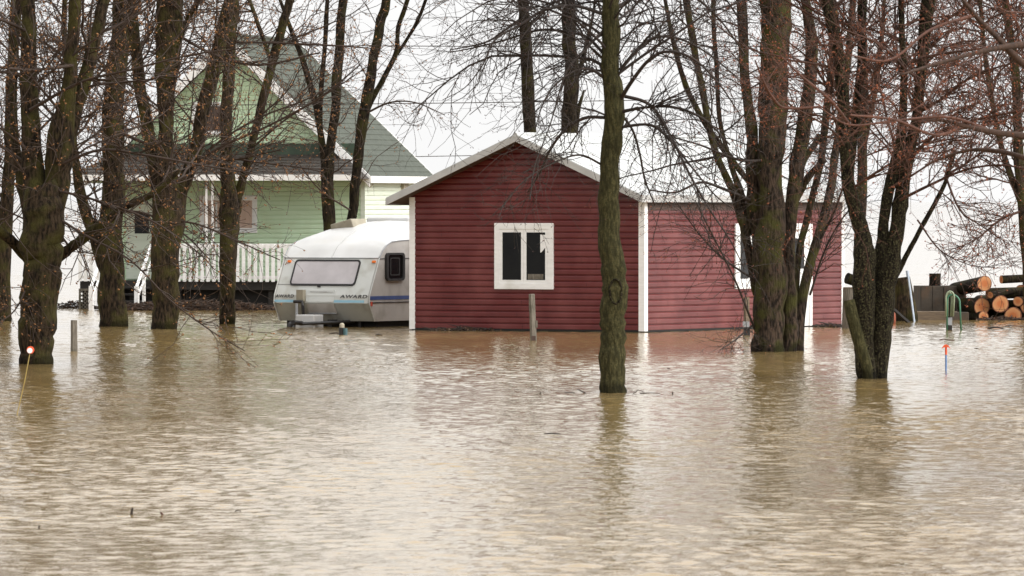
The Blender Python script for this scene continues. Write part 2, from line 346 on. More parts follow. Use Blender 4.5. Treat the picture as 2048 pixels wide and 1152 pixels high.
def cottage():
    O, rz = frame(1288, 665, -30.4)
    root = empty('cottage', O, rz)
    tag(root, 'dark red clapboard cottage with white corner boards and pale metal gable roof', 'house')
    Wd = -wallhit(O, rz, 'y', 0, 822, 600)[0]; Ln = wallhit(O, rz, 'x', 0, 1686, 600)[0]
    ov, fo, sl_ = 0.30, 0.40, 0.42; ovr, ro = 0.16, 0.05
    zu = lambda x: 2.33+sl_*(min(x+Wd+ov, ov-x))           # underside of the roof over local x
    top = zu(0); pk = zu(-Wd/2)
    gfn = lambda a, z, d: Vector((a, -d, z)); sfn = lambda a, z, d: Vector((d, a, z))
    bfn = lambda a, z, d: Vector((a, Ln+d, z)); lfn = lambda a, z, d: Vector((-Wd-d, a, z))
    lo = lambda z: -Wd+max(0, (z-top)/sl_); hi = lambda z: -max(0, (z-top)/sl_)
    cs = 0.1115
    for nm, fn, lo_, hi_, z1 in (('gable_wall', gfn, lo, hi, pk), ('rear_wall', bfn, lo, hi, pk),
                             ('side_wall', sfn, lambda z: 0, lambda z: Ln, top), ('side_wall', lfn, lambda z: 0, lambda z: Ln, top)):
        m = MB(); siding(m, lo_, hi_, 0.04, z1, cs, fn); 
        if nm != 'rear_wall':       # butt joints between boards
            rj = random.Random(len(nm)+int(lo_(0.1)*7)); z = 0.04; k = 0
            while z < z1-cs:
                a_, b_ = lo_(z+cs), hi_(z+cs); x = a_+rj.uniform(0.4, 3.2)
                while x < b_-0.15:
                    m.m = 1; m.add([fn(x, z+0.004, 0.0252), fn(x+0.005, z+0.004, 0.0252), fn(x+0.005, z+cs*0.66, 0.0235), fn(x, z+cs*0.66, 0.0235)], [(0,1,2,3)]); m.m = 0
                    x += rj.uniform(2.4, 3.6)
                z += cs
        m.build(nm, [M['red'], M['dark']], root, fix=False)
    b = MB(); b.box((-Wd+0.01, 0.01, -0.4), (-0.01, Ln-0.01, 0.045)); b.build('foundation', M['dark'], root)
    # roof
    for sgn in (-1, 1):
        m = MB(); e0 = (-Wd-ov if sgn < 0 else ovr); xm = -Wd/2
        th = 0.075
        vs = [Vector(p) for p in ((e0,-fo,zu(e0)+0.03),(xm,-fo,zu(xm)+0.03),(xm,Ln+ro,zu(xm)+0.03),(e0,Ln+ro,zu(e0)+0.03))]
        vs += [v+Vector((0,0,th)) for v in vs]
        m.add(vs, [(0,1,2,3),(4,5,6,7),(0,1,5,4),(1,2,6,5),(2,3,7,6),(3,0,4,7)])
        n = int((Ln+fo+ro)/0.42)
        for k in range(n+1):
            y = -fo+0.02+k*(Ln+fo+ro-0.04)/n
            m.tube([(e0, y, zu(e0)+0.03+th), (xm, y, zu(xm)+0.03+th)], 0.013, 5)
        rf = m.build('roof', M['roofmetal'], root)
        s = MB()
        for ya, yb in ((-fo+0.022, 0.0), (Ln, Ln+ro-0.022)):
            vv = []
            for xx in (e0*0.999+(-e0+xm)*0.01, xm): vv += [Vector((xx, ya, zu(xx))), Vector((xx, yb, zu(xx)))]
            vv += [v+Vector((0,0,0.027)) for v in vv]
            s.add(vv, [(0,1,3,2),(4,5,7,6),(0,1,5,4),(2,3,7,6),(0,2,6,4),(1,3,7,5)])
        ex = -Wd if sgn < 0 else 0
        vv = [Vector((e0,-fo+0.022,zu(e0))), Vector((ex,-fo+0.022,zu(ex))), Vector((ex,Ln+ro-0.022,zu(ex))), Vector((e0,Ln+ro-0.022,zu(e0)))]
        vv = [v+Vector((0,0,-0.004)) for v in vv]; vv += [v+Vector((0,0,0.029)) for v in vv]
        s.add(vv, [(0,1,2,3),(4,5,6,7),(0,1,5,4),(1,2,6,5),(2,3,7,6),(3,0,4,7)])
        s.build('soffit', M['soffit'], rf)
        # barge boards
        for yy in (-fo, Ln+ro-0.02):
            f_ = MB(); vv = []
            for xx in (e0, xm): vv += [Vector((xx,yy-0.003,zu(xx)-0.025)), Vector((xx,yy-0.003,zu(xx)+0.10)), Vector((xx,yy+0.02,zu(xx)+0.10)), Vector((xx,yy+0.02,zu(xx)-0.025))]
            f_.add(vv, [(0,1,5,4),(1,2,6,5),(2,3,7,6),(3,0,4,7),(0,1,2,3),(4,5,6,7)]); f_.build('barge_board', M['fascia'], rf)
        g_ = MB(); g_.box((e0-0.004*sgn*-1, -fo+0.02, zu(e0)-0.03), (e0+0.022*sgn, Ln+ro-0.02, zu(e0)+0.095)); g_.build('fascia', M['fascia'], rf)
    rc = MB(); rc.tube([(-Wd/2, -fo-0.01, pk+0.10), (-Wd/2, Ln+ro+0.01, pk+0.10)], 0.045, 8); rc.build('ridge_cap', M['roofmetal'], root)
    # brown strip under the side eave: soffit tone with the eave shadow painted on
    fr = MB(); fr.box((0.026, 0.10, top-0.24), (0.040, Ln-0.09, top-0.02)); fr.build('eave_shade_strip', M['soffit'], root)
    # corner boards
    cb = 0.10
    for x, y, sx_, sy_ in ((-Wd,0,-1,-1), (0,0,1,-1), (0,Ln,1,1), (-Wd,Ln,-1,1)):
        m = MB(); px_ = 0.024
        poly = [(x+sx_*px_, y+sy_*px_), (x-sx_*cb, y+sy_*px_), (x-sx_*cb, y), (x, y), (x, y-sy_*cb), (x+sx_*px_, y-sy_*cb)]
        n = len(poly); z0, z1 = 0.02, top-0.005
        vs = [Vector((a, b_, z0)) for a, b_ in poly]+[Vector((a, b_, z1)) for a, b_ in poly]
        m.add(vs, [(0,1,2,3),(0,3,4,5),(n,n+1,n+2,n+3),(n,n+3,n+4,n+5)]+[(i,(i+1)%n,(i+1)%n+n,i+n) for i in range(n)])
        m.build('corner_board', M['white'], root)
    # bottom trim
    bt = MB(); bt.box((-Wd+0.1, -0.022, 0.005), (-0.1, 0, 0.05)); bt.box((0.0, 0.1, 0.005), (0.022, Ln-0.1, 0.05)); bt.build('base_trim', M['dark'], root)
    # gable window
    x0, z1 = wallhit(O, rz, 'y', 0, 991, 446); x1, z0 = wallhit(O, rz, 'y', 0, 1109, 579)
    wfn = lambda a, z, d: Vector((a, -0.016-d, z))
    wd = window_unit(root, 'window', wfn, x0, x1, z0, z1, 0.115, 2, M['glassdark'], M['white'], 0.055)
    cx, cw = (x0+x1)/2, (x1-x0)
    pc = MB(); a0, ztop = wallhit(O, rz, 'y', 0, 1083, 469); a1, zb = wallhit(O, rz, 'y', 0, 1096, 505)
    pc.prism([(a0,ztop),(a1,ztop-0.01),(a1+0.005,ztop-0.2),(a0+0.02,zb),(a0+0.0,zb)], wfn, 0.026, 0.029); pc.build('paper_scrap', M['white'], wd)
    it = MB(); b0, zi = wallhit(O, rz, 'y', 0, 1058, 548); b1, zj = wallhit(O, rz, 'y', 0, 1089, 559)
    it.prism(rect(b0,b1,zj,zi), wfn, 0.026, 0.028); it.build('window_clutter', M['oldwood'], wd)
    # side window and door
    x0, z1 = wallhit(O, rz, 'x', 0, 1467, 447); x1, _ = wallhit(O, rz, 'x', 0, 1526, 447); z0 = wallhit(O, rz, 'x', 0, 1467, 578)[1]
    w2 = lambda a, z, d: Vector((0.016+d, a, z))
    window_unit(root, 'window', w2, x0, x1, z0, z1, 0.13, 2, M['glassdark'], M['white'], 0.055)
    x0, z1 = wallhit(O, rz, 'x', 0, 1568, 447); x1, _ = wallhit(O, rz, 'x', 0, 1619, 447)
    d = MB(); d.prism(rect(x0,x1,0.03,z1), w2, 0.0, 0.025); dr = d.build('door', M['white'], root)
    fr = MB()
    for r_ in (rect(x0,x0+0.11,0.03,z1), rect(x1-0.11,x1,0.03,z1), rect(x0+0.11,x1-0.11,z1-0.11,z1)): fr.prism(r_, w2, 0.028, 0.05)
    fr.build('door_frame', M['white'], dr)
    g_ = MB(); g_.prism(rect(x0+0.3,x1-0.3,z1-0.85,z1-0.28), w2, 0.028, 0.034); g_.build('pane', M['glassdark'], dr)
    h = MB(); h.tube([w2(x0+0.2,1.0,0.028), w2(x0+0.2,1.0,0.08)], 0.022, 8); h.build('door_handle', M['metal'], dr)
cottage()

# ---------------------------------------------------------------- green house
def green_house():
    rz = R(-14.2); O = at(740, 620, 155.0); O.z = 0
    root = empty('house', O, rz)
    tag(root, 'pale green clapboard house with steep grey shingled gable and white porch railing', 'house')
    hit = lambda pl, off, px, py: wallhit(O, rz, pl, off, px, py)
    yw = 1.5; yf = 1.12; yb = yf+5.6
    xl = hit('y', yf, 170, 352)[0]; xr = hit('y', yf, 740, 352)[0]; ze = hit('y', yf, 740, 352)[1]
    xa, za = hit('y', yf, 455, 70); xa = (xl+xr)/2
    sl_ = (za-ze)/(xr-xa)
    zt = lambda x: za-sl_*abs(x-xa)                           # top of the roof
    th = 0.10
    wl, wr = xl+0.30, hit('y', yw, 728, 400)[0]
    fn = lambda a, z, d: Vector((a, yw-d, z))
    # ground-floor wall and gable wall
    zd = 0.62
    lo = lambda z: max(wl, xa-(za-th*1.6-z)/sl_); hi = lambda z: min(wr, xa+(za-th*1.6-z)/sl_)
    m = MB(); siding(m, lo, hi, zd, za-th*1.7, 0.105, fn, 0.020); m.build('front_wall', M['green'], root, fix=False)
    sfn = lambda a, z, d: Vector((wr+d, a, z)); lfn = lambda a, z, d: Vector((wl-d, a, z))
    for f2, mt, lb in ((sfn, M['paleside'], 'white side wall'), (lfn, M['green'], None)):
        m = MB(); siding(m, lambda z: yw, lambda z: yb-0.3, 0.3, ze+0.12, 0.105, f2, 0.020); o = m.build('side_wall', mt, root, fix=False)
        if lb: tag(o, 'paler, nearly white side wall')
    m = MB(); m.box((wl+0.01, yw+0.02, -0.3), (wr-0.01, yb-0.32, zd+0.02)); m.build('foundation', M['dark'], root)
    m = MB(); siding(m, lo, hi, zd, za-th*1.7, 0.105, lambda a, z, d: Vector((a, yb-0.3+d, z)), 0.014); m.build('rear_wall', M['green'], root, fix=False)
    # main roof: shingle courses as real steps
    for sgn in (-1, 1):
        m = MB(); L = xr-xa; n = 26
        rows = []
        for k in range(n):
            a, b = k/n, (k+1)/n
            rows += [(xa+sgn*L*a, 0.0), (xa+sgn*L*b, 0.018)]
        vs = []; 
        for x, d in rows: vs += [Vector((x, yf, zt(x)-0.018+d)), Vector((x, yb, zt(x)-0.018+d))]
        m.add(vs, [(2*k, 2*k+1, 2*k+3, 2*k+2) for k in range(len(rows)-1)])
        e = xa+sgn*L
        m.add([(xa,yf,za-th),(xa,yb,za-th),(e,yb,zt(e)-th),(e,yf,zt(e)-th),(xa,yf,za-0.02),(xa,yb,za-0.02),(e,yb,zt(e)-0.02),(e,yf,zt(e)-0.02)], [(0,1,2,3),(1,2,6,5),(2,3,7,6),(0,3,7,4)])
        rf = m.build('roof', M['shingle'], root, fix=False)
        for yy in (yf-0.03, yb):
            b = MB(); vv = []
            for x in (xa, e): vv += [(x,yy,zt(x)-0.24),(x,yy,zt(x)+0.01),(x,yy+0.028,zt(x)+0.01),(x,yy+0.028,zt(x)-0.24)]
            b.add([Vector(v) for v in vv], [(0,1,5,4),(1,2,6,5),(2,3,7,6),(3,0,4,7),(0,1,2,3),(4,5,6,7)]); b.build('barge_board', M['white'], rf)
        b = MB(); b.box((e, yf-0.03, zt(e)-0.15), (e+sgn*0.03, yb+0.03, zt(e)+0.0)); b.build('fascia', M['white'], rf)
    rc = MB(); rc.tube([(xa,yf-0.02,za),(xa,yb+0.02,za)], 0.05, 6); rc.build('ridge_cap', M['shingle'], root)
    # dark band over the porch roof
    z287 = hit('y', yw, 600, 287)[1]; z310 = hit('y', yw, 600, 311)[1]
    b = MB(); b.box((wl+0.1, yw-0.05, z310-0.1), (wr-0.05, yw-0.016, z287)); b.build('dark_band', M['greendark'], root)
    # porch roof
    zpe = hit('y', 0, 600, 351)[1]
    m = MB(); n = 7; vs = []
    rows = []
    for k in range(n):
        for t, d in ((k/n, 0.016), ((k+1)/n, 0.0)): rows.append((-0.1+(yw-0.05+0.1)*t, zpe+(z310+0.02-zpe)*t+d))
    hip = (z310-ze)/sl_+0.12
    for y, z in rows: t = max(0, min(1, (y+0.1)/yw)); vs += [Vector((xl-0.02+hip*t, y, z)), Vector((xr+0.02-hip*t, y, z))]
    m.add(vs, [(2*k, 2*k+1, 2*k+3, 2*k+2) for k in range(len(rows)-1)])
    m.add([(xl,-0.1,zpe-0.07),(xr,-0.1,zpe-0.07),(xr,yw-0.05,zpe-0.07),(xl,yw-0.05,zpe-0.07)], [(0,1,2,3)])
    m.add([(xl,-0.1,zpe-0.07),(xl,yw-0.05,zpe-0.07),(xl+hip,yw-0.05,z310),(xl,-0.1,zpe)], [(0,1,2),(0,2,3)])
    m.add([(xr,-0.1,zpe-0.07),(xr,yw-0.05,zpe-0.07),(xr-hip,yw-0.05,z310),(xr,-0.1,zpe)], [(0,1,2),(0,2,3)])
    pr = m.build('porch_roof', M['porchshingle'], root, fix=False)
    b = MB(); b.box((xl-0.04,-0.14,zpe-0.11),(xr+0.04,-0.103,zpe+0.02)); b.build('fascia', M['white'], pr)
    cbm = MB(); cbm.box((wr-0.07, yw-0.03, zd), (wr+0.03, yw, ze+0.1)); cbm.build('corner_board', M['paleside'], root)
    # windows
    x0, z1 = hit('y', yw, 400, 391); x1, z0 = hit('y', yw, 515, 466)
    w1 = lambda a, z, d: Vector((a, yw-0.016-d, z))
    wd = window_unit(root, 'window', w1, x0, x1, z0, z1, 0.075, 1, M['curtain'], M['white'], 0.035)
    mu = MB(); mx = hit('y', yw, 434, 400)[0]; mu.prism(rect(mx-0.02,mx+0.02,z0+0.09,z1-0.09), w1, 0.026, 0.034); mu.build('mullion', M['white'], wd)
    x0, z1 = hit('y', yw, 385, 204); x1, z0 = hit('y', yw, 452, 270)
    window_unit(root, 'window', w1, x0, x1, z0, z1, 0.06, 1, M['soffit'], M['white'], 0.03)
    x0, z1 = hit('y', yb-1.0, 800, 366); 
    # front door
    x0, z1 = hit('y', yw, 254, 402); x1, _ = hit('y', yw, 310, 402)
    d = MB(); d.prism(rect(x0,x1,zd+0.03,z1), w1, 0.0, 0.045); dr = d.build('door', M['paleside'], root); tag(dr, 'pale grey front door')
    g_ = MB(); g_.prism(rect(x0+0.2,x1-0.12,z1-0.72,z1-0.28), w1, 0.048, 0.055); g_.build('pane', M['glassdark'], dr)
    h = MB(); h.tube([w1(x0+0.08,zd+0.95,0.045), w1(x0+0.08,zd+0.95,0.10)], 0.02, 8); h.build('door_handle', M['metal'], dr)
    # deck
    dl = hit('y', 0, 160, 560)[0]
    m = MB(); nb = 12
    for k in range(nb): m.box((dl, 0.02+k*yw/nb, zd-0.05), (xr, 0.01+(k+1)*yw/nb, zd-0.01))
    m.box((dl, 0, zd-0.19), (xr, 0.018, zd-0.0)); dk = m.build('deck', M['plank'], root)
    for px in (168, 262, 355, 448, 540, 632, 724):
        x = hit('y', 0, px, 600)[0]; p = MB(); p.box((x-0.05, 0.05, -0.4), (x+0.05, 0.15, zd-0.19)); p.build('deck_post', M['plank'], dk)
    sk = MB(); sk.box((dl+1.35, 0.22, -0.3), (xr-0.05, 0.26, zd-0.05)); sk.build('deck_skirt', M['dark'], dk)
    # lattice at the left end
    la = MB(); x0 = dl; x1 = hit('y', 0, 181, 600)[0]; z0, z1 = 0.0, zd-0.2
    wdx, hh = x1-x0, z1-z0; n = 5
    for k in range(-n, n+1):
        for s_ in (1, -1):
            pts = []
            for t in np.linspace(0, 1, 24):
                x = x0+wdx*t; z = z0+hh*(k/n+s_*t*wdx/hh) if s_ > 0 else z0+hh*(k/n+1-t*wdx/hh)
                if z0 <= z <= z1: pts.append((x, -0.01-0.006*s_, z))
            if len(pts) > 1: la.tube([pts[0], pts[-1]], 0.011, 4)
    la.box((x0-0.02,-0.03,z1-0.02),(x1+0.02,0.0,z1+0.03)); la.box((x0-0.02,-0.03,-0.2),(x0+0.02,0.0,z1)); la.box((x1-0.02,-0.03,-0.2),(x1+0.02,0.0,z1))
    la.build('lattice_panel', M['oldwood'], dk)
    # railing
    def railing(pxa, pxb, step=11.7):
        a, zt_ = hit('y', 0, pxa, 487); b, _ = hit('y', 0, pxb, 487); zb_ = zd+0.02
        r_ = MB(); r_.box((a,-0.045,zt_-0.10),(b,0.035,zt_)); rail = r_.build('railing', M['white'], root)
        n = max(2, int(round((pxb-pxa)/step)))
        for k in range(n+1):
            x = a+(b-a)*k/n; q = MB(); ww = 0.037
            q.box((x-ww,-0.075,zb_-0.03),(x+ww,-0.047,zt_-0.012)); q.build('baluster', M['white'], rail)
        q = MB(); q.box((a,-0.044,zb_+0.03),(b,-0.01,zb_+0.10)); q.build('bottom_rail', M['white'], rail)
    railing(312, 726); railing(162, 184, 9)
    # twin porch posts
    for px in (161, 413, 425):
        x = hit('y', 0.06, px, 400)[0]; p = MB(); p.box((x-0.022,0.04,zd),(x+0.022,0.085,zpe-0.07)); p.build('porch_post', M['white'], root)
    # steps with handrails coming toward the water
    sx0 = hit('y', -1.1, 183, 600)[0]; sx1 = hit('y', -1.1, 274, 600)[0]
    st_ = MB()
    for k in range(5):
        y = -0.02-0.24*k; z = zd-0.15*(k+1)+0.03
        st_.box((sx0+0.04, y-0.25, z-0.04), (sx1-0.04, y, z))
    stp = st_.build('steps', M['plank'], root)
    for x in (sx0, sx1):
        hb = MB(); hb.box((x-0.045,-1.16,-0.4),(x+0.045,-1.07,0.52)); hb.build('newel_post', M['white'], stp)
        hb = MB(); hb.tube([(x,-1.13,0.50),(x,-0.06,zd+0.78)], 0.042, 4); hb.build('handrail', M['white'], stp)
        hb = MB(); hb.tube([(x,-1.13,0.22),(x,-0.06,zd+0.42)], 0.030, 4); hb.build('handrail', M['white'], stp)
        hb = MB(); hb.box((x-0.03,-0.62,0.1),(x+0.03,-0.56,0.98)); hb.build('baluster', M['white'], stp)
    # small vent box under the right eave
    a = hit('x', wr, 805, 366); v = MB(); v.box((wr+0.01, a[0]-0.2, a[1]-0.14), (wr+0.09, a[0]+0.2, a[1]-0.0)); v.build('wall_vent', M['beige'], root)
green_house()

# ---------------------------------------------------------------- caravan
def caravan():
    O = at(738, 655, 134.0); O.z = 0; rz = R(-30.4)
    root = empty('caravan', O, rz)
    tag(root, 'white touring caravan half sunk in flood water beside the red cottage', 'caravan')
    hit = lambda px, py: wallhit(O, rz, 'y', 0, px, py)
    Wd = -hit(548, 600)[0]; Ln = 4.6
    pz = [0.11, 0.45, 0.60, 1.30]; pv = [0.20, 0.0, 0.02, 0.37]
    fv = lambda z: float(np.interp(z, pz, pv))
    edge = [(0.2,0.11),(0.0,0.45),(0.02,0.60),(0.37,1.30),(0.50,1.45),(0.62,1.54),(0.82,1.61),(1.1,1.63),(1.6,1.645),(2.4,1.65),(Ln-0.6,1.65),(Ln-0.2,1.5),(Ln,1.1),(Ln,0.5),(Ln-0.15,0.11)]
    mid  = [(0.2,0.11),(0.0,0.45),(0.02,0.60),(0.37,1.30),(0.60,1.52),(0.95,1.70),(1.3,1.83),(1.7,1.93),(2.1,1.985),(2.5,2.0),(Ln-0.6,1.98),(Ln-0.2,1.7),(Ln,1.1),(Ln,0.5),(Ln-0.15,0.11)]
    ns = 24
    def P(s, i):
        k = (1-abs(2*s-1)**3.0)**0.8 if 0 < s < 1 else 0
        k = min(1, k)
        v = edge[i][0]*(1-k)+mid[i][0]*k; z = edge[i][1]*(1-k)+mid[i][1]*k
        return Vector((-Wd+Wd*s, v, z))
    def shell(i0, i1, m_, name, parent, n=ns, sub=3, smooth=True):
        b = MB(); rows = []
        for i in range(i0, i1):
            for q in range(sub): rows.append(i+q/sub)
        rows.append(i1); vs = []
        for r_ in rows:
            i = int(r_); t = r_-i
            for k in range(n+1):
                s = k/n; a = P(s, i); vs.append(a if t == 0 else a.lerp(P(s, min(i+1, len(edge)-1)), t))
        fs = [(a*(n+1)+k, a*(n+1)+k+1, (a+1)*(n+1)+k+1, (a+1)*(n+1)+k) for a in range(len(rows)-1) for k in range(n)]
        b.add(vs, fs); return b.build(name, m_, parent, smooth=smooth, fix=False)
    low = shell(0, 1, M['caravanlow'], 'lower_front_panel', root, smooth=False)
    fr = shell(1, 3, M['caravan'], 'front_panel', root, smooth=False)
    rf = shell(3, 12, M['caravanroof'], 'roof', root)
    bk = shell(12, 14, M['caravan'], 'rear_panel', root, smooth=False)
    # side walls (polygon of the edge profile), slightly inset upper part follows the arch
    for x in (0, -Wd):
        m = MB(); sg = 1 if x == 0 else -1
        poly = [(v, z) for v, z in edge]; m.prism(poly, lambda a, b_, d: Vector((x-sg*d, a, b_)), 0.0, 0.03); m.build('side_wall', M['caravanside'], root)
    m = MB(); m.box((-Wd+0.06, 0.40, -0.2), (-0.06, Ln-0.3, 0.108)); m.build('underside_blocker', M['dark'], root)  # dark filler box added under the floor, reaches into water to block skylight
    # arch moulding along the side wall
    for x, sg in ((0, 1), (-Wd, -1)):
        m = MB(); m.tube([(x+sg*0.004, v, z) for v, z in edge[3:11]], 0.011, 6); m.build('edge_moulding', M['metal'], root)
        m = MB(); m.tube([(x+sg*0.002, v, z) for v, z in edge[0:4]], 0.012, 6); m.build('edge_moulding', M['caravan'], root)
    # seams
    m = MB(); m.tube([(-Wd, fv(1.3)-0.004, 1.3), (0, fv(1.3)-0.004, 1.3)], 0.010, 6); m.build('front_seam', M['metal'], root)
    m = MB(); m.tube([(0.004, 0.37, 1.29), (0.004, Ln-0.1, 1.29)], 0.009, 6); m.build('side_seam', M['rubber'], root)
    m = MB(); pts = [P(0.5+0.0*i, i)+Vector((0,0,0.004)) for i in range(3, 11)]; m.tube(pts, 0.007, 5); m.build('roof_seam', M['fascia'], root)
    m = MB(); m.tube([(-Wd+0.0, fv(0.80)-0.004, 0.80), (-Wd+0.32, fv(0.8)-0.004, 0.80)], 0.005, 5); m.build('front_seam', M['metal'], root)
    ff = lambda a, z, d: Vector((a, fv(z), z))+Vector((0, -0.894, 0.447))*d       # upper slanted face, z .6-1.3
    fl = lambda a, z, d: Vector((a, fv(z)-d, z))
    sf = lambda a, z, d: Vector((d, a, z))
    # front window
    a0 = hit(573, 560)[0]; a1 = hit(704, 560)[0]
    po = rrect(a0, a1, 0.775, 1.262, 0.07); pi = rrect(a0+0.03, a1-0.03, 0.805, 1.232, 0.05)
    m = MB(); m.ring(po, pi, ff, 0.0, 0.022); wd = m.build('front_window', M['rubber'], root)
    m = MB(); m.prism(rrect(a0+0.02, a1-0.02, 0.795, 1.242, 0.055), ff, 0.004, 0.014); m.build('pane', M['pinkglass'], wd)
    m = MB(); am = hit(633, 575)[0]; m.prism(rect(am-0.03, am+0.03, 0.745, 0.765), ff, 0.0, 0.03); m.build('latch', M['rubber'], wd)
    # marker lights
    for px, py in ((571, 518), (748, 521)):
        a, z = hit(px-18, py) if px > 600 else hit(px-10, py); z = 1.225
        m = MB(); m.prism(rect(a-0.035, a+0.035, z-0.018, z+0.02), ff, 0.0, 0.03); m.build('marker_lamp', M['orange'], root)
    m = MB(); m.prism(rect(0.05, 0.10, 0.40, 0.48), sf, 0.0, 0.02); m.build('side_lamp', M['redlens'], root)
    # locker lid
    a0 = hit(613, 600)[0]; a1 = hit(668, 600)[0]
    for nm, z0, z1, f2, mt in (('locker_lid', 0.462, 0.70, ff, M['caravan']), ('locker_lid', 0.235, 0.44, fl, M['caravanside'])):
        m = MB(); zz = [z0+0.03*k/1 for k in range(2)]
        m.prism(rrect(a0, a1, max(z0, 0.235), z1, 0.025, 3), f2, -0.03 if f2 is ff else -0.005, 0.014); m.build(nm, mt, root)
    m = MB(); m.prism(rect(a0+0.06, a1-0.18, 0.655, 0.667), ff, 0.014, 0.018); m.prism(rect(a0+0.26, a1-0.04, 0.650, 0.658), ff, 0.014, 0.018); m.build('trim_line', M['fascia'], root)
    m = MB(); m.tube([fl(a0-0.02, 0.25, 0.03), fl(a1+0.0, 0.25, 0.03)], 0.012, 6); m.build('grab_rail', M['metal'], root)
    # beige column with handle left of the lid
    b0 = hit(598, 600)[0]; b1 = hit(611, 600)[0]
    m = MB(); m.box((b0, -0.10, 0.48), (b1, 0.01, 0.70)); m.build('handle_housing', M['beige'], root)
    m = MB(); m.tube([(b0-0.04, -0.12, 0.475), (b1+0.0, -0.12, 0.475), (b1+0.02, -0.13, 0.40), (b1+0.02, -0.1, 0.18), (b1, -0.1, 0.05)], 0.03, 8); m.build('brake_lever', M['rubber'], root)
    # stripes and lettering
    for pa, pb in ((549, 588), (666, 728)):
        a, _ = hit(pa, 600); b, _ = hit(pb, 600)
        m = MB(); vs = [fl(a,0.462,0.004),fl(b,0.462,0.004),fl(b,0.508,0.005),fl(a,0.508,0.005)]; m.add(vs, [(0,1,2,3)]); m.build('stripe', M['lblue'], root, fix=False)
        a2, _ = hit(pa+1 if pa < 600 else 679, 600); b2, _ = hit(587 if pa < 600 else 734, 600)
        cu = bpy.data.curves.new('lettering', 'FONT'); cu.body = 'AWARD'; cu.size = 0.1; cu.offset = 0.0022; cu.shear = 0.15; cu.space_character = 1.12
        to = bpy.data.objects.new('lettering', cu); C.objects.link(to); bpy.context.view_layer.update()
        me = bpy.data.meshes.new_from_object(to); bpy.data.objects.remove(to)
        xs = [v.co.x for v in me.vertices]; ys = [v.co.y for v in me.vertices]; x0, x1, y0, y1 = min(xs), max(xs), min(ys), max(ys)
        for v in me.vertices:
            u = (v.co.x-x0)/(x1-x0); q = (v.co.y-y0)/(y1-y0); v.co = fl(a2+(b2-a2)*u, 0.548+0.062*q, 0.006)
        me.materials.append(M['letter']); o = bpy.data.objects.new('lettering', me); C.objects.link(o); o.parent = root
    # side stripe, lower strip
    m = MB(); m.prism(rect(0.03, Ln-0.1, 0.515, 0.585), sf, 0.0, 0.006); m.build('side_stripe', M['navy'], root)
    m = MB(); m.prism(rect(0.05, Ln-0.1, 0.455, 0.472), sf, 0.0, 0.010); m.build('side_strip', M['rubber'], root)
    # side windows
    s0 = wallhit(O, rz, 'x', 0, 769.5, 540)[0]; s1 = wallhit(O, rz, 'x', 0, 806, 540)[0]
    for k in range(3):
        q0, q1 = s0+k*(s1-s0+0.5), s1+k*(s1-s0+0.5)
        m = MB(); m.ring(rrect(q0,q1,0.87,1.40,0.09), rrect(q0+0.07,q1-0.07,0.91,1.36,0.05), sf, 0.0, 0.05); ws = m.build('side_window', M['rubber'], root)
        m = MB(); m.prism(rrect(q0+0.08,q1-0.08,0.91,1.36,0.05), sf, 0.0, 0.02); m.build('pane', M['glassdark'], ws)
        m = MB(); m.ring(rrect(q0+0.16,q1-0.16,0.97,1.31,0.02,2), rrect(q0+0.19,q1-0.19,0.99,1.29,0.02,2), sf, 0.02, 0.028); m.build('window_catch', M['rubber'], ws)
    # roof vents
    def vent(px0, px1, py0, py1, back):
        s = 0.45; c = P(s, 7); 
        x0 = wallhit(O, rz, 'y', back, px0, py1)[0]; x1 = wallhit(O, rz, 'y', back, px1, py1)[0]
        zt_ = wallhit(O, rz, 'y', back, px0, py0)[1]; zb_ = wallhit(O, rz, 'y', back, px0, py1)[1]
        return x0, x1, zb_, zt_
    x0, x1, z0, z1 = vent(668, 714, 437, 462, 1.6)
    m = MB(); vs = [Vector(p) for p in ((x0,1.5,z0),(x1,1.5,z0+0.04),(x1,2.0,z0),(x0,2.0,z0),(x0,1.45,z0+0.12),(x1-0.05,1.45,z1),(x1-0.05,2.0,z1),(x0,2.0,z0+0.14))]
    m.add(vs, [(0,3,2,1),(4,5,6,7),(0,1,5,4),(1,2,6,5),(2,3,7,6),(3,0,4,7)]); bevel(m.build('roof_vent', M['beige'], root), 0.02)
    x0, x1, z0, z1 = vent(748, 835, 432, 450, 2.9)
    m = MB(); m.box((x0,2.6,z0-0.1),(x1,3.3,z1-0.02)); bevel(m.build('roof_hatch', M['caravanroof'], root), 0.05, 3)
    # hitch, gas locker, jockey wheel, wheels
    m = MB(); m.tube([(-Wd/2-0.55,0.3,0.10),(-Wd/2,-0.75,0.07)], 0.035, 6); m.tube([(-Wd/2+0.55,0.3,0.10),(-Wd/2,-0.75,0.07)], 0.035, 6); m.tube([(-Wd/2,-0.7,0.08),(-Wd/2,-1.0,0.1)], 0.045, 8); m.build('drawbar', M['rubber'], root)
    g0 = hit(607, 640)[0]
    m = MB(); m.box((-Wd/2-0.28,-0.48,-0.05),(-Wd/2+0.14,-0.14,0.235)); m.build('gas_locker', M['caravanroof'], root); bevel(C.objects[-1] if False else bpy.data.objects['gas_locker'], 0.02)
    m = MB(); m.tube([(-Wd/2-0.40,-0.45,-0.02),(-Wd/2-0.33,-0.45,-0.02)], 0.13, 16); jw = m.build('jockey_wheel', M['rubber'], root)
    m = MB(); m.tube([(-Wd/2-0.405,-0.45,-0.02),(-Wd/2-0.325,-0.45,-0.02)], 0.06, 12); m.build('rim', M['metal'], jw)
    m = MB(); m.tube([(-Wd/2-0.30,-0.40,-0.1),(-Wd/2-0.30,-0.40,0.45)], 0.025, 8); m.build('jockey_post', M['metal'], root)
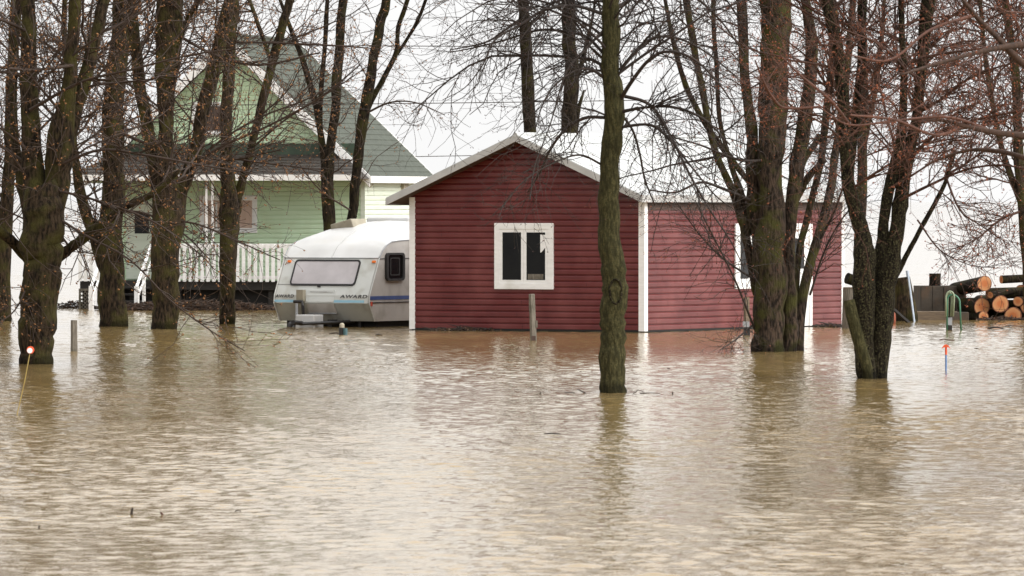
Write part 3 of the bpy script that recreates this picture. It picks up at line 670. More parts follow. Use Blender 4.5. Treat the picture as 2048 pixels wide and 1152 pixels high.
    m = MB(); m.box((-Wd/2+0.2,-0.1,-0.2),(-Wd/2+0.3,0.1,0.14)); m.box((-0.42,0.3,-0.2),(-0.36,0.36,0.12)); m.box((-Wd+0.1,0.3,-0.2),(-Wd+0.16,0.36,0.12)); m.build('corner_steady', M['rubber'], root)
    for x in (-0.18, -Wd+0.02):
        m = MB(); m.tube([(x,2.5,-0.05),(x+0.16,2.5,-0.05)], 0.3, 24); wl = m.build('wheel', M['rubber'], root)
        m = MB(); m.tube([(x-0.005,2.5,-0.05),(x+0.165,2.5,-0.05)], 0.18, 20); m.build('rim', M['metal'], wl)
caravan()

# ---------------------------------------------------------------- trees
def catmull(pts, per=6):
    P = [np.array(p, float) for p in pts]
    if len(P) < 3: per = max(per, 3)
    P = [2*P[0]-P[1]]+P+[2*P[-1]-P[-2]]; o = []
    for i in range(1, len(P)-2):
        for k in range(per):
            t = k/per; a, b, c, d = P[i-1], P[i], P[i+1], P[i+2]
            o.append(0.5*((2*b)+(c-a)*t+(2*a-5*b+4*c-d)*t*t+(3*b-a-3*c+d)*t**3))
    o.append(P[-2]); return np.array(o)
def strands(start, d, L, n, wander, trop, r):
    """vectorised wandering strands: returns (N, n+1, 3)"""
    Np = len(start); pts = np.zeros((Np, n+1, 3)); pts[:, 0] = start; d = d/np.linalg.norm(d, axis=1, keepdims=True)
    step = (L/n)[:, None]
    for k in range(n):
        d = d+r.normal(0, wander, (Np, 3)); d[:, 2] += trop
        d = d/np.linalg.norm(d, axis=1, keepdims=True); pts[:, k+1] = pts[:, k]+d*step
    return pts
def tubes_np(pts, r0, r1, sides):
    """(N,n,3) strands to tube arrays"""
    Np, n, _ = pts.shape
    t = np.zeros_like(pts); t[:, 1:-1] = pts[:, 2:]-pts[:, :-2]; t[:, 0] = pts[:, 1]-pts[:, 0]; t[:, -1] = pts[:, -1]-pts[:, -2]
    t /= np.linalg.norm(t, axis=2, keepdims=True)+1e-9
    ref = np.array([0.37, 0.29, 0.88]); a = np.cross(t, ref); a /= np.linalg.norm(a, axis=2, keepdims=True)+1e-9; b = np.cross(t, a)
    rad = (r0[:, None]*(1-np.linspace(0, 1, n))+r1[:, None]*np.linspace(0, 1, n))[:, :, None, None]
    th = np.arange(sides)*2*math.pi/sides
    v = pts[:, :, None, :]+rad*(a[:, :, None, :]*np.cos(th)[None, None, :, None]+b[:, :, None, :]*np.sin(th)[None, None, :, None])
    idx = np.arange(Np*n*sides).reshape(Np, n, sides)
    nx = np.roll(idx, -1, axis=2)
    f = np.stack([idx[:, :-1], nx[:, :-1], nx[:, 1:], idx[:, 1:]], -1).reshape(-1, 4)
    return v.reshape(-1, 3), f
def buds_np(c, size, r):
    """small irregular octahedra as buds, faces stored as degenerate-free quads pairs"""
    Np = len(c); ax = r.normal(0, 1, (Np, 3)); ax /= np.linalg.norm(ax, axis=1, keepdims=True)
    b = np.cross(ax, [0.3, 0.5, 0.8]); b /= np.linalg.norm(b, axis=1, keepdims=True)+1e-9; d = np.cross(ax, b)
    s = size[:, None]
    v = np.stack([c+ax*s*1.5, c+b*s*0.8, c+d*s*0.8, c-b*s*0.8, c-d*s*0.8, c-ax*s*1.5], 1).reshape(-1, 3)
    k = np.arange(Np)[:, None, None]*6
    f = (np.array([[0,1,2],[0,2,3],[0,3,4],[0,4,1],[5,2,1],[5,3,2],[5,4,3],[5,1,4]])[None]+k).reshape(-1, 3)
    return v, f
def mesh_np(name, parts, mats, parent):
    """parts: list of (verts, faces(k cols), material index)"""
    vs = np.concatenate([p[0] for p in parts]); me = bpy.data.meshes.new(name)
    loops = []; starts = []; mi = []; off = 0; ls = 0
    for v, f, m in parts:
        loops.append((f+off).ravel()); k = f.shape[1]; starts.append(ls+np.arange(len(f))*k); ls += f.size; mi.append(np.full(len(f), m)); off += len(v)
    loops = np.concatenate(loops).astype(np.int32); starts = np.concatenate(starts).astype(np.int32); mi = np.concatenate(mi).astype(np.int32)
    me.vertices.add(len(vs)); me.vertices.foreach_set('co', vs.astype(np.float32).ravel())
    me.loops.add(len(loops)); me.loops.foreach_set('vertex_index', loops)
    me.polygons.add(len(starts)); me.polygons.foreach_set('loop_start', starts)
    for m in mats: me.materials.append(m)
    me.polygons.foreach_set('material_index', mi); me.update(calc_edges=True); me.shade_smooth()
    o = bpy.data.objects.new(name, me); C.objects.link(o); o.parent = parent; return o
def child_dirs(t, n_ang, r, up=0.0):
    p = r.normal(0, 1, t.shape); p -= t*np.sum(p*t, 1, keepdims=True); p /= np.linalg.norm(p, axis=1, keepdims=True)
    a = n_ang[:, None]; d = t*np.cos(a)+p*np.sin(a); d[:, 2] += up; return d/np.linalg.norm(d, axis=1, keepdims=True)
def spawn(pts, rad, per, lo, hi, r, zmin=None):
    """pick starts along strands: returns start, tangent, parent radius, parent length"""
    Np, n, _ = pts.shape; tot = int(Np*per); i = r.integers(0, Np, tot); t = (lo+(hi-lo)*r.random(tot))*(n-1)
    k = np.minimum(t.astype(int), n-2); fr = (t-k)[:, None]
    p = pts[i, k]*(1-fr)+pts[i, k+1]*fr; tg = pts[i, k+1]-pts[i, k]; tg /= np.linalg.norm(tg, axis=1, keepdims=True)+1e-9
    L = np.linalg.norm(pts[i, -1]-pts[i, 0], axis=1)
    rr = rad[i]*(1-0.75*t/(n-1))
    return p, tg, rr, L

def tree(name, label, D, px0, limbs, boughs=(), bark_='bark_left', twig='twig_brown', bud='bud_ochre', n1=60, len1=(1.2, 2.8), zlow=1.3, trop1=0.02, trop2=0.0,
         per2=9, per3=4, budn=2500, budsize=0.016, seed=1, up1=0.25, group=None, budlow=True, ext=8.0, thick=1.0, side=None, spread=(45, 85)):
    r = np.random.default_rng(seed); base = Vector(((px0-1024)/F*D, D, 0)); root = empty(name, base)
    tag(root, label, 'tree', group)
    bv = np.array(base); tr = MB(); lim = []
    for li, (dy, pts) in enumerate(limbs):
        n = len(pts); P = []
        for i, (px, py, wpx) in enumerate(pts):
            Y = D+dy*i/max(1, n-1)+(0.12*li if li else 0); q = at(px, py, Y); P.append((q.x-bv[0], q.y-bv[1], q.z, wpx/2/F*Y))
        if P[0][2] < 0.3:       # rooted in the ground under the water
            P.insert(0, (P[0][0], P[0][1], -0.5, P[0][3]*1.12))
        if pts[-1][1] <= 2 and ext:     # carry on above the picture
            a, b = np.array(P[-1]), np.array(P[-2]); d = a[:3]-b[:3]; d /= np.linalg.norm(d)
            for k in range(5):
                d = d+r.normal(0, 0.07, 3)+np.array([0, 0, 0.12]); d /= np.linalg.norm(d); l_ = P[-1]; P.append(tuple(np.array(l_[:3])+d*ext/5)+(l_[3]*0.80,))
        c = catmull(P, 7 if len(P) < 9 else 5); c[:, 3] = np.maximum(c[:, 3], 0.006)
        # natural kinks
        j = r.normal(0, 1, c.shape[0]); j = np.convolve(j, [0.3, 0.4, 0.3], 'same'); c[1:-1, 0] += j[1:-1]*c[1:-1, 3]*0.16; c[1:-1, 3] *= 1+0.045*r.normal(0, 1, len(c)-2)
        big = c[0, 3] > 0.07
        tr.tube([Vector(p[:3]) for p in c], list(c[:, 3]), 18 if big else 9, lump=0.045 if big else 0.05, seed=seed+li)
        lim.append(c)
    tr.build('trunk', M[bark_], root, smooth=True, fix=False)
    if px0 == 1225:      # healed branch scar
        c_ = at(1231, 583, D)-base; a = []
        for k in range(21):
            th = 2*math.pi*k/20; x = 0.075*math.cos(th); a.append(c_+Vector((x, -0.155+0.35*x*x/0.15, 0.155*math.sin(th))))
        kb = MB(); kb.tube(a, 0.014, 6, lump=0.2); kb.build('branch_scar', M['bark_lichen'], root, smooth=True)
    if px0 == 1743:      # sawn side stub, mossier than the rest
        kb = MB(); kb.tube([at(x, y, D-0.12)-base for x, y in ((1738,790),(1734,735),(1717,680),(1704,630),(1698,600))], [22/2/F*D, 23/2/F*D, 26/2/F*D, 26/2/F*D, 23/2/F*D], 16, lump=0.06)
        tag(kb.build('cut_stub', M['bark_moss'], root, smooth=True), 'mossy sawn-off side stub leaning left')
    parts = []; explicit = []
    for dy, pts in boughs:
        n = len(pts); P = []
        for i, (px, py, wpx) in enumerate(pts):
            Y = D+dy*i/max(1, n-1); q = at(px, py, Y); P.append((q.x-bv[0], q.y-bv[1], q.z, wpx/2/F*Y))
        explicit.append(catmull(P, 6))
    m_ = MB()
    for c in explicit: m_.tube([Vector(p[:3]) for p in c], list(np.maximum(c[:, 3], 0.004)), 6, cap=True)
    if m_.v:
        f4 = np.array([f for f in m_.f if len(f) == 4]); parts.append((np.array([tuple(v) for v in m_.v]), f4, 0))
    # level 1 boughs off the limbs
    cand = []
    for c in lim:
        for i in range(len(c)-1):
            if c[i, 2] > zlow:
                l_ = np.linalg.norm(c[i+1, :3]-c[i, :3]); w_ = l_*(0.25+min(1, (c[i, 2]-zlow)/1.5))
                if c[i, 2] > 6.6: w_ *= 0.30
                cand.append((w_, c[i], c[i+1]))
    W_ = np.array([q[0] for q in cand]); W_ /= W_.sum(); pick = r.choice(len(cand), n1, p=W_)
    st = []; tg = []; rr = []
    for k in pick:
        _, a, b = cand[k]; t = r.random(); st.append(a[:3]*(1-t)+b[:3]*t); q = b[:3]-a[:3]; tg.append(q/(np.linalg.norm(q)+1e-9)); rr.append(a[3])
    st = np.array(st); tg = np.array(tg); rr = np.array(rr)
    d1 = child_dirs(tg, np.radians(r.uniform(*spread, n1)), r, up1)
    if side is not None: d1[:, 0] += side*r.random(n1); d1 /= np.linalg.norm(d1, axis=1, keepdims=True)
    L1 = r.uniform(*len1, n1); r1 = np.minimum(rr*0.4, (0.009+0.009*r.random(n1)*L1/2))*thick
    p1 = strands(st, d1, L1, 9, 0.17, trop1, r)
    parts.append((*tubes_np(p1, r1, r1*0.3, 5), 0))
    src = [(p1, r1)]
    if explicit:
        ex = np.array([c[np.linspace(0, len(c)-1, 10).astype(int), :3] for c in explicit]); er = np.array([max(c[0, 3]*0.7, 0.008) for c in explicit]); src.append((ex, er))
    allp = np.concatenate([s_[0] for s_ in src]); allr = np.concatenate([s_[1] for s_ in src])
    wrep = np.concatenate([np.arange(len(p1))]+([np.repeat(np.arange(len(p1), len(allp)), 3)] if explicit else []))
    s2, t2, q2, l2 = spawn(allp[wrep], allr[wrep], per2, 0.12, 1.0, r)
    L2 = np.clip(l2*r.uniform(0.22, 0.55, len(s2)), 0.25, 1.3); r2 = np.clip(q2*0.6, 0.0032, 0.009)*thick
    p2 = strands(s2, child_dirs(t2, np.radians(r.uniform(25, 65, len(s2))), r, 0.05), L2, 5, 0.20, trop2, r)
    parts.append((*tubes_np(p2, r2, r2*0.5, 3), 0))
    s3, t3, q3, l3 = spawn(p2, r2, per3, 0.15, 1.0, r)
    L3 = r.uniform(0.08, 0.42, len(s3)); r3 = np.clip(q3*0.7, 0.0026, 0.005)*thick
    p3 = strands(s3, child_dirs(t3, np.radians(r.uniform(25, 60, len(s3))), r, 0.06), L3, 3, 0.16, 0.03, r)
    parts.append((*tubes_np(p3, r3, r3*0.6, 3), 0))
    # buds at twig tips and nodes
    tips = np.concatenate([p3[:, -1], p3[:, 1], p2[:, -1], p2[:, 2]]); k = r.integers(0, len(tips), budn)
    cn = tips[k]+r.normal(0, 0.012, (budn, 3)); parts.append((*buds_np(cn, budsize*r.uniform(0.5, 1.15, budn), r), 1))
    mesh_np('crown', parts, [M[twig], M[bud]], root)
    return root

GB = 'bare trees standing in the flood'
tree('bare_tree', 'bare tree cut by the left picture edge, farther back than the big forked one', depth(643), 4,
     [(0, [(4,643,36),(6,500,32),(16,380,26),(20,300,24),(22,150,20),(30,0,16)]), (1, [(8,480,12),(-20,380,12),(-50,200,10),(-60,0,8)])], n1=60, per2=12, thick=1.2, seed=21, budn=3500, group=GB)
tree('bare_tree', 'massive dark trunk forking near the left edge, closest of the left trees', depth(728), 71,
     [(0, [(71,728,68),(75,650,71),(82,560,76),(86,490,79),(86,420,80),(84,370,60)]),
      (0.5, [(80,480,60),(66,380,50),(60,250,38),(58,120,34),(54,0,30)]),
      (-0.3, [(98,480,60),(112,380,50),(119,290,58),(134,190,34),(146,80,26),(150,0,24)]),
      (0.4, [(122,310,40),(155,210,32),(180,120,28),(200,40,25),(207,0,24)]),
      (0.9, [(64,430,30),(36,330,20),(26,200,16),(30,80,16),(40,0,14)]),
      (-0.8, [(66,530,24),(40,498,22),(10,470,20),(-30,440,16)]),
      (-0.9, [(112,520,22),(150,490,20),(190,458,22),(250,415,16),(310,385,12),(360,340,7)])],
     boughs=[(-1.5, [(120,330,7),(200,300,6),(290,310,5),(400,330,4),(500,345,2.5)]), (-1.5, [(90,420,7),(170,470,5),(260,520,4),(340,600,3),(420,660,2.6),(490,702,2)]),
             (-2, [(60,220,8),(160,165,6),(260,140,5),(380,110,4),(500,95,3)]), (-1.2, [(110,380,6),(190,400,5),(300,440,4),(390,500,3),(430,540,2)]),
             (-1, [(60,560,4),(30,620,3),(-10,650,3)]), (-1.6, [(150,130,8),(60,140,6),(-30,130,5)])],
     n1=95, per2=9, per3=3, thick=1.4, seed=2, budn=6500, zlow=1.0, len1=(1.2, 3.0), up1=0.1, bark_='bark_left', twig='twig_brown', group=GB)
tree('bare_tree', 'straight thick trunk in front of the porch steps of the green house', depth(653), 225,
     [(0, [(225,653,54),(222,560,52),(222,450,48),(228,330,45),(228,200,42),(240,90,42),(247,0,38)]),
      (-0.5, [(216,560,26),(192,480,24),(164,400,22),(150,320,18),(142,220,15),(130,100,12),(128,0,10)])],
     boughs=[(-1, [(235,420,7),(300,430,5),(370,470,4),(420,520,2.5)]), (-2, [(228,260,8),(330,300,6),(450,320,4),(560,300,3)])],
     n1=80, per2=10, per3=3, thick=1.35, zlow=1.2, seed=3, budn=5500, group=GB)
tree('bare_tree', 'forked trunk rising before the white railing end, left of the curtained window', depth(658), 332,
     [(0, [(332,658,54),(332,580,54),(334,500,58),(336,430,62),(334,370,44),(332,290,30),(331,210,34),(337,110,50),(338,0,52)]),
      (0.4, [(326,470,40),(314,360,30),(296,260,26),(276,140,24),(262,0,22)]),
      (-0.6, [(345,460,44),(362,380,30),(392,300,26),(412,190,28),(438,90,26),(460,0,24)]),
      (-0.8, [(350,100,14),(375,40,12),(395,0,10)])],
     boughs=[(-1.5, [(380,330,7),(450,290,6),(540,250,5),(640,195,4),(720,130,2.5)]), (-1.5, [(345,440,5),(400,450,4),(470,480,3),(560,520,2)]),
             (-1, [(370,360,6),(430,290,5),(520,235,4),(610,200,3.4),(690,160,2)]), (-1.5, [(338,60,7),(430,110,6),(520,130,5),(640,105,3)])],
     n1=72, per2=9, per3=3, thick=1.35, zlow=1.2, seed=4, budn=5500, group=GB)
tree('bare_tree', 'slim Y-shaped trunk in front of the white porch railing', depth(648), 455,
     [(0, [(455,648,31),(456,560,34),(459,480,38),(461,430,40),(456,370,30),(453,280,24),(457,160,24),(462,60,24),(464,0,24)]),
      (-0.4, [(464,440,28),(478,390,20),(492,330,16),(515,245,17),(538,150,18),(562,60,18),(580,0,17)]),
      (0.6, [(545,130,9),(520,60,9),(498,0,8)])],
     boughs=[(-1, [(470,85,6),(560,86,5),(680,92,4),(760,98,2)]), (-1, [(455,315,5),(520,325,4),(600,335,3),(650,345,2)]), (-1.2, [(500,300,5),(570,240,4),(650,190,3),(740,130,2)])],
     n1=40, per2=9, per3=3, thick=1.3, seed=5, budn=3200, group=GB)
tree('bare_tree', 'double-stemmed dark tree rising behind the white caravan', 146.0, 680,
     [(0, [(664,636,30),(660,540,28),(658,460,26),(655,380,25),(660,300,20),(670,220,20),(676,130,19),(688,0,18)]),
      (0.3, [(655,390,20),(645,290,14),(630,210,13),(605,120,12),(578,50,9),(560,0,7)]),
      (-0.3, [(652,350,12),(640,230,10),(648,110,10),(656,0,9)]),
      (-0.5, [(690,636,26),(698,520,24),(703,430,20),(715,330,19),(727,235,22),(745,130,20),(760,50,19),(772,0,18)]),
      (-0.6, [(730,225,16),(762,165,11),(792,105,10),(797,55,9),(815,0,9)]),
      (-0.6, [(795,108,7),(825,60,7),(852,0,7)])],
     boughs=[(-0.5, [(735,225,5),(780,205,4),(830,205,3),(890,230,1.8)]), (-0.5, [(700,420,4),(640,380,3),(600,330,2)])],
     n1=38, per2=7, per3=3, seed=6, budn=1100, budsize=0.014, bark_='bark_dark', twig='twig_brown', zlow=2.2, len1=(0.9, 2.2), group=GB)
tree('bare_tree', 'dark trunk rising behind the cottage roof peak, left of its thicker neighbour', 150.0, 1062,
     [(0, [(1066,628,32),(1064,400,30),(1061,250,26),(1054,140,24),(1050,60,24),(1046,0,22)])], boughs=[(0, [(1050,60,6),(1100,10,5),(1130,-20,4)]), (0, [(1052,30,6),(1010,60,5),(970,85,4),(900,100,2)])],
     n1=26, per2=7, per3=3, seed=7, budn=900, bark_='bark_dark', twig='twig_dark', bud='bud_dark', zlow=4.0, len1=(1,2.4), group=GB)
tree('bare_tree', 'thicker trunk behind the cottage roof with a thin broken side stem', 148.0, 1140,
     [(0, [(1142,630,38),(1141,400,34),(1140,250,31),(1142,140,30),(1139,60,28),(1136,0,27)]), (0.2, [(1150,262,12),(1158,215,9),(1168,180,3)]), (0.2, [(1152,160,9),(1168,110,9),(1180,60,7),(1190,0,5)])],
     n1=24, per2=7, per3=3, seed=8, budn=900, bark_='bark_dark', twig='twig_dark', bud='bud_dark', zlow=4.0, len1=(1,2.4), group=GB)
tree('bare_tree', 'single mossy upright trunk standing alone before the red cottage', depth(785), 1225,
     [(0, [(1225,785,50),(1223,730,50),(1229,660,50),(1230,600,52),(1226,540,50),(1220,460,44),(1219,380,40),(1223,300,40),(1229,230,40),(1222,150,36),(1222,60,35),(1221,0,34)])],
     boughs=[(-1.5, [(1238,205,9),(1262,165,8),(1300,118,7),(1340,103,6),(1390,120,5),(1440,170,4),(1480,230,2.5)]),
             (1, [(1240,140,8),(1275,100,7),(1310,75,6),(1360,78,5),(1420,110,4),(1490,170,2)]),
             (-1, [(1236,225,9),(1290,215,6),(1350,215,6),(1410,240,5),(1460,290,3)]),
             (1, [(1210,235,8),(1170,236,7),(1130,260,6),(1100,300,5),(1080,345,3.5),(1055,385,2.2)]),
             (-1, [(1208,155,7),(1180,138,6),(1150,142,5),(1110,170,4),(1085,210,3),(1070,260,2)]),
             (1.2, [(1210,110,7),(1175,75,6),(1140,65,6),(1080,60,5),(1010,80,4),(950,95,3),(900,105,2)]),
             (-1, [(1212,30,8),(1150,12,7),(1090,20,6),(1040,50,5),(990,80,4),(965,130,3),(930,175,2),(885,200,1.5)]),
             (-1, [(1236,255,7),(1300,250,6),(1340,280,5),(1380,330,4),(1430,390,3),(1470,420,2)]),
             (-0.5, [(1240,190,8),(1300,210,7),(1340,270,6),(1380,350,5),(1420,420,4),(1460,480,3),(1490,540,2)]),
             (0.7, [(1236,220,6),(1265,260,5),(1280,310,5),(1290,360,4),(1310,410,3)]),
             (-1, [(1205,330,5),(1160,310,4),(1110,325,3),(1050,360,2.5),(1000,420,2)]),
             (1, [(1235,15,8),(1300,-20,7),(1380,-10,6),(1440,40,4),(1490,110,3)]),
             (-1.2, [(1208,60,6),(1160,110,5),(1130,150,4),(1100,250,3),(1070,330,2.6),(1060,400,2)])],
     n1=105, per2=10, per3=3, seed=9, budn=6500, budsize=0.009, bark_='bark_moss', twig='twig_dark', bud='bud_dark', zlow=3.0, trop1=-0.10, trop2=-0.05, up1=0.35, len1=(1.0, 3.0), thick=1.15, group=GB)
tree('bare_tree', 'wide clump of many stems before the cottage side window', depth(703), 1550,
     [(0, [(1539,703,62),(1540,620,62),(1540,520,66),(1541,430,54),(1540,340,50),(1544,240,56),(1550,120,58),(1555,0,60)]),
      (0.3, [(1578,703,34),(1584,620,32),(1580,540,26),(1578,470,24),(1590,380,30),(1600,300,30),(1614,200,28),(1624,100,26),(1612,0,20)]),
      (-0.3, [(1535,520,40),(1512,440,32),(1505,360,26),(1503,260,24),(1490,150,20),(1484,0,20)]),
      (-0.7, [(1530,640,22),(1508,560,18),(1490,470,17),(1468,390,15),(1430,300,14),(1405,180,14),(1385,80,14),(1372,0,14)]),
      (-0.5, [(1500,470,20),(1482,390,17),(1462,330,10),(1440,240,9),(1432,120,9),(1426,0,9)]),
      (0.6, [(1596,690,22),(1606,590,20),(1640,470,20),(1660,390,18),(1672,300,16),(1690,180,15),(1706,0,14)]),
      (0.9, [(1586,620,16),(1600,500,14),(1615,430,14),(1640,330,14),(1655,200,16),(1668,90,22),(1660,0,22)]),
      (-0.7, [(1560,500,20),(1590,400,18),(1620,350,14),(1650,320,10)]),
      (0.4, [(1512,380,10),(1470,330,12),(1400,230,12),(1355,120,10),(1330,0,8)]),
      (0.7, [(1566,470,16),(1580,420,14),(1600,340,14),(1640,270,12)]),],
     boughs=[(-0.6, [(1500,400,7),(1440,375,6),(1400,365,5),(1350,385,4),(1300,380,3)]), (-1.2, [(1510,560,5),(1450,520,4),(1400,470,3),(1350,400,2)]),
             (-1.4, [(1510,660,5),(1470,560,4),(1420,460,3),(1390,400,2)]), (-1.4, [(1505,650,4),(1470,680,3),(1440,700,2)]),
             (-1, [(1545,320,8),(1480,320,6),(1400,290,4),(1330,270,3)]), (-0.8, [(1620,590,5),(1650,500,4),(1690,430,3.4),(1740,390,3)]),
             (-0.8, [(1640,480,6),(1670,420,5),(1690,360,4),(1700,330,3)])],
     n1=110, per2=10, per3=3, seed=10, budn=8000, budsize=0.010, bark_='bark_grey', twig='twig_dark', bud='bud_red', zlow=1.8, trop1=-0.03, trop2=-0.03, len1=(0.9, 2.6), thick=1.15, group=GB)
tree('bare_tree', 'V-shaped lichen-speckled tree with a sawn side stub, right of the cottage', depth(757), 1743,
     [(0, [(1733,757,40),(1730,680,42),(1729,600,46),(1730,520,44),(1718,450,30),(1702,390,27),(1692,310,26),(1684,210,26),(1675,100,24),(1655,0,22)]),
      (0.1, [(1755,757,36),(1762,660,42),(1770,570,44),(1790,490,32),(1800,410,30),(1812,330,28),(1832,240,22),(1842,140,22),(1858,0,28)]),
      (-0.2, [(1752,600,30),(1762,540,34),(1766,460,22),(1778,380,24),(1800,280,20),(1808,160,14),(1804,60,12),(1802,0,12)]),
      (-0.4, [(1786,560,14),(1808,520,11),(1832,475,10),(1862,420,10),(1888,370,9),(1910,300,8)]),
      (0.5, [(1712,420,14),(1700,340,14),(1712,230,18),(1722,120,18),(1724,0,18)])],
     boughs=[(-1, [(1810,330,8),(1870,270,7),(1950,240,6),(2048,220,5)]), (-1.2, [(1800,400,7),(1860,370,6),(1930,340,5),(2000,330,4),(2060,340,3)]),
             (-1, [(1830,230,7),(1880,200,6),(1950,150,5),(2050,120,4)]), (-1, [(1700,380,6),(1760,340,5),(1850,290,4),(1950,270,3)]),
             (-1, [(1890,350,5),(1920,420,4),(1960,450,3),(2020,490,2)]), (-0.8, [(1835,440,4),(1880,500,3),(1940,530,2),(1990,535,2)])],
     n1=150, per2=11, per3=4, thick=1.35, seed=12, budn=14000, budsize=0.012, bark_='bark_lichen', twig='twig_red', bud='bud_red', zlow=2.5, len1=(1.0, 2.8), side=0.5, group=GB)
tree('bare_tree', 'straight reddish trunk seen behind the V-shaped tree', 139.0, 1723,
     [(0, [(1720,645,24),(1720,500,22),(1724,350,21),(1726,200,20),(1725,80,19),(1724,0,18)]), (0.5, [(1726,300,10),(1750,180,10),(1765,60,9),(1768,0,8)])],
     n1=40, per2=8, per3=3, seed=13, budn=1600, bark_='bark_grey', twig='twig_red', bud='bud_red', zlow=2.8, len1=(0.9, 2.4), group=GB)
tree('bare_tree', 'slender tree at the right picture edge above the log pile', 136.0, 2062,
     [(0, [(2062,650,30),(2056,500,28),(2044,380,24),(2036,280,20),(2030,150,18),(2010,0,16)]), (-0.4, [(2050,430,14),(2005,300,12),(1975,150,10),(1960,0,8)]), (0.4, [(2050,470,14),(2080,300,14),(2100,0,12)])],
     boughs=[(-0.8, [(2048,420,6),(2000,440,5),(1950,480,3.5),(1900,500,2)])],
     n1=135, per2=11, per3=4, thick=1.35, seed=14, budn=10000, bark_='bark_grey', twig='twig_red', bud='bud_red', zlow=2.3, len1=(1.0, 2.8), side=-0.4, group=GB)
tree('bare_tree', 'near tree outside the frame whose out-of-focus reddish boughs reach in from the right', 62.0, 2230,
     [(0, [(2230,950,110),(2225,600,100),(2215,300,90),(2200,0,80)]), (-0.4, [(2215,330,34),(2130,300,26),(2050,273,14),(1990,265,12),(1930,252,9),(1880,240,7),(1840,245,5)]),
      (-1, [(2210,230,40),(2130,170,30),(2050,130,15),(1990,70,12),(1950,30,10),(1925,0,8)]), (-1.4, [(2210,120,24),(2100,90,18),(2000,95,12),(1900,120,8),(1800,150,5)]),
      (0.5, [(2220,420,20),(2120,350,14),(2030,310,10),(1940,300,7),(1850,330,4)])],
     boughs=[(-1, [(1990,265,8),(1900,235,6),(1800,240,5),(1700,250,4),(1640,215,2.5)]), (-1, [(1950,30,8),(1860,60,6),(1780,120,5),(1700,110,3)]),
             (-1.5, [(1930,252,8),(1870,270,6),(1790,240,6),(1700,230,3.5)]), (-0.5, [(1700,250,6),(1660,200,6),(1600,150,5),(1560,110,3)]),
             (-0.5, [(1640,214,6),(1570,216,6),(1545,195,6),(1528,165,5),(1510,120,3)])],
     n1=30, per2=8, per3=3, seed=15, budn=2200, budsize=0.009, bark_='bark_reddish', twig='twig_salmon', bud='bud_red', zlow=2.4, len1=(0.8, 1.8), side=-0.7, thick=0.75)

# ---------------------------------------------------------------- posts, stakes, bollards
def post(name, label, cat, px, top, base, wpx, m_, lean=0.0, group=None, sq=True, extra=None):
    Y = depth(base); o = ground(px, base); k = Y/F; root = empty(name, o); tag(root, label, cat, group)
    h = H-(top-HZ)*k; wdt = wpx*k/2; m = MB()
    pts = [(0,0,-0.5)]+[(lean*t, 0, h*t) for t in (0, 0.25, 0.5, 0.75, 1)]
    m.tube(pts, [wdt*1.08, wdt*1.08, wdt*1.02, wdt, wdt*1.02, wdt*0.98], 4 if sq else 10, lump=0.03, seed=px)
    b = bevel(m.build('shaft', m_, root), 0.01)
    if extra: extra(root, h, wdt, k)
    return root
post('wooden_post', 'short weathered post standing in water beside the big left trunk', 'post', 148, 640, 702, 15, M['oldwood'])
def ex1(root, h, w_, k):
    m = MB(); m.box((w_*0.7,-0.03,0.22),(w_*0.7+0.03,0.03,0.34)); m.build('bracket', M['oldwood'], root)
    m = MB(); m.box((-w_*0.6,-w_*1.2,-0.1),(w_*0.6,-w_*0.7,0.08)); m.build('lower_board', M['soffit'], root)
post('wooden_post', 'grey leaning post below the double window of the red cottage', 'post', 1067, 588, 681, 14, M['oldwood'], -0.03, extra=ex1)
def ex2(root, h, w_, k):
    m = MB(); m.box((-0.05,-0.09,0.0),(0.06,-0.045,0.15)); m.build('meter_box', M['rubber'], root)
    m = MB(); m.box((-0.07,-0.1,0.15),(0.05,-0.045,0.25)); m.build('box_cover', M['metal'], root)
post('wooden_post', 'brown post with a small meter box, left of the multi-stemmed tree', 'post', 1493, 594, 671, 13, M['timber'], extra=ex2)
def bollard():
    o = ground(684, 670); root = empty('standpipe', o); tag(root, 'small dark standpipe with white cap and teal cup below the caravan', 'standpipe')
    m = MB(); m.tube([(0,0,-0.4),(0,0,0.10)], 0.055, 12); m.tube([(0,0,0.10),(0,0,0.13)], 0.06, 12); m.build('pipe', M['rubber'], root, smooth=False)
    m = MB(); m.tube([(0,0,0.132),(0,0,0.19),(0,0,0.215)], [0.045,0.045,0.02], 12); m.build('cap', M['beige'], root)
    m = MB(); m.tube([(0.06,-0.05,-0.05),(0.06,-0.05,0.12)], 0.04, 12); m.build('cup', M['teal'], root)
bollard()
